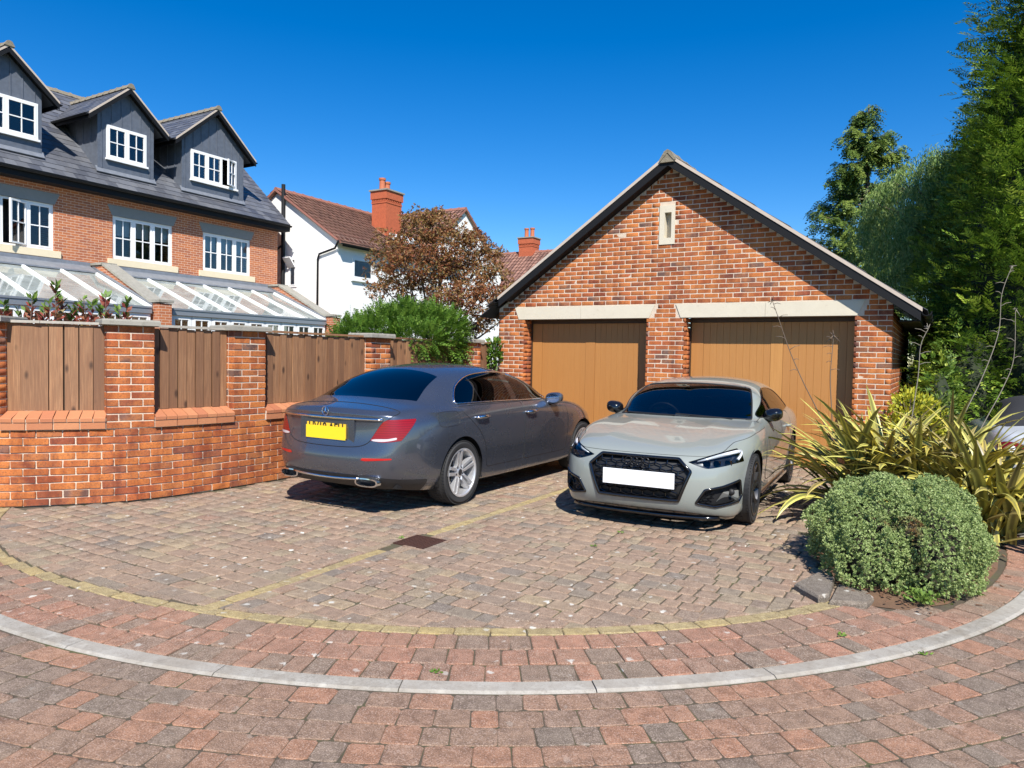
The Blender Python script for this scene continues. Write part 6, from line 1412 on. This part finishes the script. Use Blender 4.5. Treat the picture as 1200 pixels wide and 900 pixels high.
# ---- spruce
def spruce(label, cx, cy, h, seed):
    rg_ = np.random.default_rng(seed); rt = tree_root('spruce_tree', label, 'tree', (cx, cy, 0)); o = np.array((cx, cy, 0)); m = MB(); limb(m, [(0, 0, -.1), (.08, 0, h*.5), (0, 0, h)], .22, .02); P, D, B = [], [], []
    z = h*.22
    while z < h*.985:
        f = 1-z/h; R_ = 3.7*f**.82*rg_.uniform(.65, 1.2)+.06
        for k in range(5 if f > .1 else 4):
            if rg_.random() < .16: continue
            a = rg_.uniform(0, 2*PI); q = np.array((math.cos(a), math.sin(a), 0)); R2 = R_*rg_.uniform(.7, 1.1); mid = q*R2*.55+np.array((0, 0, z-.02)); end = q*R2+np.array((0, 0, z+.10+.12*rg_.random())); limb(m, [(0, 0, z), mid, end], .028, .006); br_ = rg_.normal(.5, .2)
            for t_ in np.linspace(.22, 1, int(10+R2*16)):
                c = (mid*(2*t_) if t_ < .5 else mid+(end-mid)*(2*t_-1)); c = c if t_ >= .5 else np.array((c[0], c[1], z-.02*t_)); sdv = np.array((-q[1], q[0], 0))
                for s_ in (-1, 1): P.append(c+rg_.normal(0, .03, 3)); D.append(q*.55+sdv*s_*rg_.uniform(.3, 1.0)+np.array((0, 0, rg_.uniform(-.75, .1)))); B.append(br_)
        z += .15+.12*f
    m.build('trunk', MATS['bark'], rt, True); P, D, B = np.array(P), np.array(D), np.array(B); L = rg_.uniform(.22, .42, len(P)); Pn, Dn, Sn, Ln, k = sprays(P, D, 5, L, .2, .12, .03, .35, rg_)
    leaves('crown', Pn+o, Dn, Ln, .042, MATS['leaf_spruce'], rt, rnd=np.tile(B, k)+rg_.normal(0, .16, len(Pn)), S=Sn)
spruce('dark spruce with open branches standing highest behind the garage', -2.25, 26.0, 9.95, 41)
# ---- maple and yew shrub behind the fence
def maple(seed=51):
    rg_ = np.random.default_rng(seed); base = pix(515, 470, 14.6); base[2] = 0; rt = tree_root('maple_tree', 'bronze-leaved maple with airy layered branches in front of the white house', 'tree', tuple(base)); m = MB()
    pads = [(505, 262, .0, 34), (470, 285, .3, 34), (535, 285, -.2, 34), (495, 300, -.4, 44), (460, 315, .1, 30), (545, 312, .4, 40), (515, 325, .0, 40), (575, 322, -.2, 26), (480, 335, .5, 34), (560, 345, -.5, 36), (450, 338, -.2, 22), (585, 350, .3, 24), (530, 352, -.6, 30), (575, 372, -.3, 26), (598, 368, .2, 18), (555, 385, .2, 20), (520, 275, .5, 26), (565, 295, .5, 24), (445, 300, .5, 16), (596, 340, -.5, 14), (488, 258, .3, 20), (555, 278, 0, 18), (582, 298, 0, 13), (510, 250, .2, 14)]
    Pl, Dl, Bl = [], [], []
    forks = [base+np.array(q) for q in ((-.1, -.1, 1.6), (.15, .1, 1.7), (0, .2, 1.9), (.1, -.15, 1.5))]
    for f_ in forks: limb(m, [base*0+np.array((0, 0, -.05)), (f_-base)*.5+rg_.normal(0, .03, 3), f_-base], .055, .04)
    for (u, v, dz, rpx) in pads:
        c = pix(u, v, 14.6+dz); R_ = rpx/57.5; f_ = forks[rg_.integers(4)]; limb(m, [f_-base, (f_+c)/2-base+rg_.normal(0, .07, 3)-np.array((0, 0, .05)), c-base], .028, .009)
        for k in range(5): q = c+rg_.normal(0, R_*.5, 3)*np.array((1, 1, .45)); limb(m, [c-base, q-base], .008, .003)
        n = int(430*R_*R_/.2); p = rg_.normal(0, 1, (n, 3)); p = p/np.linalg.norm(p, axis=1)[:, None]*(rg_.random(n)**.5)[:, None]*np.array((R_*1.15, R_*1.15, R_*.62))
        p[:, 2] += .12*R_*np.sin(p[:, 0]*9+p[:, 1]*7); keep = (np.sin(p[:, 0]*11+u)+np.sin(p[:, 1]*12+v)+np.sin(p[:, 2]*14)) > -.6; p = p[keep]; n = len(p); Pl.append(c+p); Dl.append(rg_.normal(0, 1, (n, 3))*np.array((1, 1, .5))+np.array((0, 0, -.5))); Bl.append(np.full(n, rg_.normal(.5, .17)))
    m.build('trunk', MATS['bark'], rt, True); P, D, B = np.concatenate(Pl), np.concatenate(Dl), np.concatenate(Bl); n = len(P)
    # palmate leaf: three narrow lobes
    PP, DD = [P], [D]; s1 = unit(np.cross(D, rg_.normal(size=(n, 3))))
    for s_ in (-1, 1): PP.append(P); DD.append(unit(D)*.8+s1*s_*.75)
    leaves('crown', np.concatenate(PP), np.concatenate(DD), rg_.uniform(.06, .10, 3*n), .026, MATS['leaf_maple'], rt, rnd=np.tile(B, 3)+rg_.normal(0, .18, 3*n))
maple()
def shrub_dome(name, label, cat, parts, n, L, Wd, mat, seed, fuzz=.06, up=.5, spr=True, group=None, bark='bark'):
    """parts: ellipsoids (centre, radii); leaves spread through the outer shell"""
    rg_ = np.random.default_rng(seed); c0 = np.array(parts[0][0]); rt = tree_root(name, label, cat, (c0[0], c0[1], 0), group); vol = np.array([q[1][0]*q[1][1] for q in parts]); vol = vol/vol.sum(); P, D = [], []
    m = MB()
    for k in range(26):
        c, r_ = parts[rg_.integers(len(parts))]; a = unit(rg_.normal(size=3))*np.array(r_)*.8; limb(m, [(0, 0, .0), ((np.array(c)-c0)*.5)+np.array((0, 0, c[2]*.5)), np.array(c)-np.array((c0[0], c0[1], 0))+a*np.array((1, 1, .8))], .02, .005)
    m.build('stem', MATS[bark], rt)
    for (c, r_), w in zip(parts, vol):
        k = int(n*w); d = unit(rg_.normal(size=(k, 3))); s_ = 1-np.abs(rg_.normal(0, fuzz, k))*1.6; lump = 1+.09*np.sin(d[:, 0]*7+c[0]*5)*np.sin(d[:, 1]*6+c[1])+.07*np.sin(d[:, 2]*9+d[:, 0]*8+c[1]*3)+.04*np.sin(d[:, 0]*19+d[:, 1]*17); p = np.array(c)+d*np.array(r_)*(s_*lump)[:, None]
        inside = np.zeros(k, bool)
        for c2, r2 in parts:
            if c2 is not c: inside |= (((p-np.array(c2))/np.array(r2))**2).sum(1) < .72
        ok = ~inside & (p[:, 2] > .02); P.append(p[ok]); D.append((d/np.array(r_))[ok])
    P = np.concatenate(P); D = unit(unit(np.concatenate(D))+rg_.normal(0, .35, P.shape)+np.array((0, 0, up)))
    return rt, P, D, rg_
c1, c2, c3 = pix(470, 395, 12.2), pix(430, 400, 11.6), pix(508, 392, 12.5)
rt, P, D, rg_ = shrub_dome('yew_shrub', 'bright green feathery shrub spilling over the fence top', 'shrub', [((c1[0], c1[1], 1.78), (.60, .85, .60)), ((c2[0], c2[1], 1.66), (.50, .65, .46)), ((c3[0], c3[1]-.1, 1.86), (.62, .70, .50)), ((c3[0]+.25, c3[1]-.75, 1.80), (.36, .5, .24))], 10000, .1, .02, 'leaf_yew', 61, .10, .35)
Pn, Dn, Sn, Ln, k = sprays(P, D, 5, rg_.uniform(.12, .26, len(P)), .1, .06, .012, .15, rg_); leaves('foliage', Pn, Dn, Ln, .019, MATS['leaf_yew'], rt, S=Sn, rnd=np.tile(rg_.normal(.5, .2, len(P)), k)+rg_.normal(0, .12, len(Pn)))
# low leafy plant at the garage corner behind the fence
c = pix(580, 398, 13.4); rt, P, D, rg_ = shrub_dome('garden_bush', 'small bright leafy bush at the garage corner above the fence', 'shrub', [((c[0], c[1], 1.62), (.18, .24, .28))], 600, .1, .02, 'leaf_yew', 62, .2, .2); leaves('foliage', P, D, .10, .05, MATS['leaf_yew'], rt)
# ---- red-tipped photinia behind the first panel
def photinia():
    rg_ = np.random.default_rng(71); b = pix(70, 480, 8.1); rt = tree_root('photinia_shrub', 'leafy shrub with red new shoots showing above the fence panel', 'shrub', (b[0], b[1], 0)); m = MB(); P, D, R_ = [], [], []
    for (u, top) in ((5, 355), (22, 366), (38, 348), (52, 360), (65, 332), (72, 350), (84, 362), (98, 350), (108, 356), (118, 362), (124, 344), (148, 352), (30, 362), (58, 352), (90, 356), (2, 362), (140, 362)):
        dp = rg_.uniform(7.9, 8.5); tp = pix(u, top, dp); bt = np.array((tp[0]+rg_.normal(0, .08), tp[1]+rg_.normal(0, .08), .3)); limb(m, [bt-np.array(rt.location), (bt+tp)/2-np.array(rt.location)+rg_.normal(0, .04, 3), tp-np.array(rt.location)], .012, .004)
        n = 38; f = rg_.random(n)**.7; z = tp[2]-(1-f)*.55; q = bt+(tp-bt)*((z-bt[2])/(tp[2]-bt[2]))[:, None]; a = rg_.uniform(0, 2*PI, n); P.append(q); D.append(np.c_[np.cos(a), np.sin(a), .35+.9*f]); R_.append(np.clip(.2+.75*f**3+rg_.normal(0, .1, n), 0, 1))
    m.build('stem', MATS['twig'], rt); P, D, R_ = np.concatenate(P), np.concatenate(D), np.concatenate(R_); leaves('foliage', P, D, rg_.uniform(.07, .12, len(P)), rg_.uniform(.032, .048, len(P)), MATS['leaf_photinia'], rt, rnd=R_, fold=.25)
photinia()
# ---- rounded pale hebe in the bed
rt, P, D, rg_ = shrub_dome('hebe_bush', 'rounded grey-green small-leaved bush in the planting bed', 'bush', [((-.30, 6.30, .22), (.55, .68, .45)), ((.0, 5.92, .21), (.36, .55, .42)), ((-.36, 5.82, .13), (.32, .52, .35)), ((.0, 6.5, .23), (.36, .60, .44))], 36000, .1, .02, 'leaf_hebe', 81, .06, .45)
P = P[P[:, 2] > .03]; D = D[-len(P):] if len(D) != len(P) else D
S0 = unit(np.cross(D, rg_.normal(size=D.shape))); S1 = np.cross(D, S0); PP, DD = [], []; n = len(P)
for k in range(7):
    a = 2*PI*k/7; e = .95 if k < 4 else .35; PP.append(P); DD.append(D*e+(S0*math.cos(a*2)+S1*math.sin(a*2))*.75)
leaves('foliage', np.concatenate(PP), np.concatenate(DD), rg_.uniform(.014, .024, 7*n), .0095, MATS['leaf_hebe'], rt, rnd=np.tile(rg_.normal(.5, .2, n), 7)+rg_.normal(0, .1, 7*n))
m = MB()
for c, r_ in (((-.30, 6.30, .13), (.34, .46, .33)), ((.0, 5.92, .11), (.21, .37, .27)), ((-.36, 5.82, .06), (.18, .34, .22)), ((.0, 6.5, .13), (.21, .40, .29))):
    vv = [(c[0]+r_[0]*math.cos(a)*math.cos(e)-rt.location[0], c[1]+r_[1]*math.sin(a)*math.cos(e)-rt.location[1], max(0, c[2]+r_[2]*math.sin(e))) for e in np.linspace(-.5, PI/2, 8) for a in np.linspace(0, 2*PI, 20, endpoint=False)]
    m.add(vv, [(i*20+k, i*20+(k+1) % 20, (i+1)*20+(k+1) % 20, (i+1)*20+k) for i in range(7) for k in range(20)])
m.build('twiggy_core', simple('hebe_core', (.03, .024, .014), .95, var=.5, vscale=30, bump=1.0, bscale=50), rt, True)
# ---- New Zealand flax
t = NT('flax_leaf'); r = t.rnd(); a = t.t.nodes.new('ShaderNodeAttribute'); a.attribute_name = 'edge'; e = a.outputs['Fac']; oi = r
mid = t.ramp(oi, [(0, (.14, .15, .035)), (.35, (.22, .20, .05)), (.55, (.10, .08, .035)), (.8, (.30, .28, .055)), (1, (.15, .11, .05))]); edg = t.ramp(oi, [(0, (.52, .48, .11)), (.4, (.44, .41, .09)), (.6, (.26, .20, .07)), (.85, (.66, .54, .07)), (1, (.36, .28, .09))])
st_ = t.noise(40, 3, .6, t.scalev(t.coord(), (1, 1, 1))); c = t.mix(t.ramp(e, [(.25, 0), (.6, 1)]), mid, edg); c = t.mix(t.math('MULTIPLY', t.ramp(st_, [(.5, 0), (.7, 1)]), .35), c, (.16, .10, .05)); t.p(Base_Color=c, Roughness=.42); MATS['flax_leaf'] = t.m
def flax():
    rg_ = np.random.default_rng(91); rt = tree_root('flax_plant', 'big arching flax with long olive and yellow striped leaves behind the rounded bush', 'plant', (-.3, 8.0, 0)); o = np.array(rt.location); BV, BF, BE, BR = [], [], [], []; cl = [(-.64, 7.98, 105), (-.40, 8.2, 120), (.06, 8.0, 150), (.42, 7.65, 140)]
    for (cx, cy, n) in cl:
        for k in range(n):
            a = rg_.uniform(0, 2*PI); tilt_ = rg_.uniform(.15, .75) if k % 3 else rg_.uniform(.6, 1.15); L = rg_.uniform(.95, 1.5); W_ = rg_.uniform(.028, .047); b = np.array((cx+rg_.normal(0, .09), cy+rg_.normal(0, .09), .02)); d = np.array((math.cos(a)*math.sin(tilt_), math.sin(a)*math.sin(tilt_), math.cos(tilt_))); sd = unit(np.array((-math.sin(a), math.cos(a), 0))+rg_.normal(0, .15, 3)); drp = rg_.uniform(.55, 1.5)*math.sin(tilt_)+.12
            ns = 11; V, E = [], []
            p = b.copy(); bend = rg_.uniform(.5, 1.9); tw = rg_.normal(0, .5)
            for i in range(ns+1):
                f = i/ns; th_ = tilt_+bend*f**1.6; dd = np.array((math.cos(a)*math.sin(th_), math.sin(a)*math.sin(th_), math.cos(th_))); nn = np.cross(sd, dd); s2 = unit(sd*math.cos(tw*f)+nn*math.sin(tw*f)); n2_ = np.cross(s2, dd)
                w = W_*(.55+.45*min(1, f*3))*max(0.0, 1-f**3)**.8+.001; V += [p-s2*w+n2_*w*.4, p.copy(), p+s2*w+n2_*w*.4]; E += [1.0, 0.0, 1.0]; p = p+dd*L/ns; p[2] = max(p[2], .03)
            F = np.array([(i*3+j, i*3+j+1, i*3+j+4, i*3+j+3) for i in range(ns) for j in range(2)])
            if k >= n//2+2: BV.append(np.array(V)-o); BF.append(F+36*len(BF)); BE.append(np.array(E)); BR.append(np.full(36, rg_.random())); continue
            np_mesh('leaf', np.array(V)-o, F, MATS['flax_leaf'], rt, extra={'edge': np.array(E)}, smooth=True)
    tag(np_mesh('further_leaves', np.vstack(BV), np.vstack(BF), MATS['flax_leaf'], rt, rnd=np.concatenate(BR), extra={'edge': np.concatenate(BE)}, smooth=True), kind='stuff')
    for pts in ([(955, 475), (940, 445), (925, 410), (912, 372), (905, 352)], [(975, 490), (973, 445), (975, 415), (977, 393)], [(1070, 480), (1076, 440), (1079, 405), (1088, 385)], [(1130, 485), (1152, 440), (1170, 390), (1174, 345), (1186, 312)], [(1155, 492), (1175, 455), (1188, 420), (1190, 362)]):
        m = MB(); P = [pix(u, v, 7.55) for u, v in pts]; g0 = P[0]+(P[0]-P[1])*2.0; g0[2] = max(g0[2], .05); C_ = catmull(np.array([g0]+P), 6); m.tube([tuple(q-o) for q in C_], list(np.linspace(.006, .003, len(C_))), 6)
        for i in range(14, len(C_)-1, 2):
            e = C_[i]; s_ = rg_.choice((-1, 1)); q = e+np.array(rr)*s_*rg_.uniform(.05, .13)+np.array((0, 0, rg_.uniform(-.01, .05))); m.tube([tuple(e-o), tuple((e+q)/2-o+np.array((0, 0, .012))), tuple(q-o)], [.004, .003, .0025], 5)
        for k in range(5): e = C_[-1]; q = e+rg_.normal(0, .035, 3); m.tube([tuple(e-o), tuple(q-o)], [.006, .002], 5)
        m.build('flower_stalk', MATS['bark_pale'] if pts[0][0] > 1000 else MATS['twig'], rt, True)
flax()
c = pix(1072, 488, 9.6); rt, P, D, rg_ = shrub_dome('golden_bush', 'bright yellow leafy bush at the garage wall behind the flax', 'bush', [((c[0], c[1], .75), (.35, .4, .45)), ((c[0]-.1, c[1], .95), (.18, .22, .30))], 2600, .1, .02, 'leaf_gold', 95, .15, .3); leaves('foliage', P, D, .06, .035, MATS['leaf_gold'], rt)
c = pix(1098, 478, 9.7); rt, P, D, rg_ = shrub_dome('dark_bush', 'small bluish green bush between the golden bush and the silver car', 'bush', [((c[0], c[1], .75), (.28, .35, .5))], 1500, .1, .02, 'leaf_yew', 96, .2, .3, bark='bark'); leaves('foliage', P, D, .06, .03, MATS['leaf_spruce'], rt)
# ---- weeds in the joints
for i, (u, v, lb) in enumerate(((470, 631, 'tiny weed in the paving beside the drain cover'), (950, 690, 'small weed in front of the edging stone'), (985, 746, 'small weed among the red border pavers'), (1085, 768, 'tiny weed against the kerb edge'), (1148, 698, 'trailing weed on the soil right of the rounded bush'), (512, 790, 'tiny yellow weed beside the kerb, front centre'), (698, 641, 'tiny weed in the paving ahead of the coupe'), (728, 625, 'tiny weed just below the coupe bumper shadow'))):
    d = fw+rr*((u-600)/840)-uu*((v-450)/840); p = np.array(d)*(-EYE/d.z)+np.array((0, 0, EYE)); rt = tree_root('weed', lb, 'weed', tuple(p), 'weeds in the paving'); n = 13; a = RNG.uniform(0, 2*PI, n); leaves('foliage', p+np.c_[RNG.normal(0, .014, (n, 2)), np.full(n, .006)], np.c_[np.cos(a), np.sin(a), RNG.uniform(.15, .7, n)], .026, .011, MATS['leaf_weed'], rt)
p = np.array((-.05, 5.30, .03)); rt = tree_root('sedum_clump', 'small yellow-green clump at the foot of the rounded bush', 'plant', tuple(p)); n = 260; a = RNG.uniform(0, 2*PI, n); leaves('foliage', p+np.c_[RNG.normal(0, .05, (n, 2)), RNG.uniform(0, .06, n)], np.c_[np.cos(a), np.sin(a), RNG.uniform(.2, 1, n)], .030, .016, MATS['leaf_photinia'], rt, rnd=RNG.uniform(.2, .55, n))

rt, P, D, rg_ = shrub_dome('laurel_hedge', 'dark evergreen hedge filling the gap along the garage side', 'hedge', [((.42, 14.3, 1.2), (.62, 1.6, 1.35)), ((.0, 12.5, .8), (.3, .8, .95)), ((.5, 17.0, 1.6), (.75, 1.5, 1.8))], 5200, .1, .02, 'leaf_conifer', 97, .15, .25)
Pn, Dn, Sn, Ln, k = sprays(P, D, 4, rg_.uniform(.15, .3, len(P)), .1, .09, .012, .35, rg_); leaves('foliage', Pn, Dn, Ln, .028, MATS['leaf_conifer'], rt, S=Sn, rnd=np.tile(rg_.normal(.35, .15, len(P)), k)+rg_.normal(0, .1, len(Pn)))
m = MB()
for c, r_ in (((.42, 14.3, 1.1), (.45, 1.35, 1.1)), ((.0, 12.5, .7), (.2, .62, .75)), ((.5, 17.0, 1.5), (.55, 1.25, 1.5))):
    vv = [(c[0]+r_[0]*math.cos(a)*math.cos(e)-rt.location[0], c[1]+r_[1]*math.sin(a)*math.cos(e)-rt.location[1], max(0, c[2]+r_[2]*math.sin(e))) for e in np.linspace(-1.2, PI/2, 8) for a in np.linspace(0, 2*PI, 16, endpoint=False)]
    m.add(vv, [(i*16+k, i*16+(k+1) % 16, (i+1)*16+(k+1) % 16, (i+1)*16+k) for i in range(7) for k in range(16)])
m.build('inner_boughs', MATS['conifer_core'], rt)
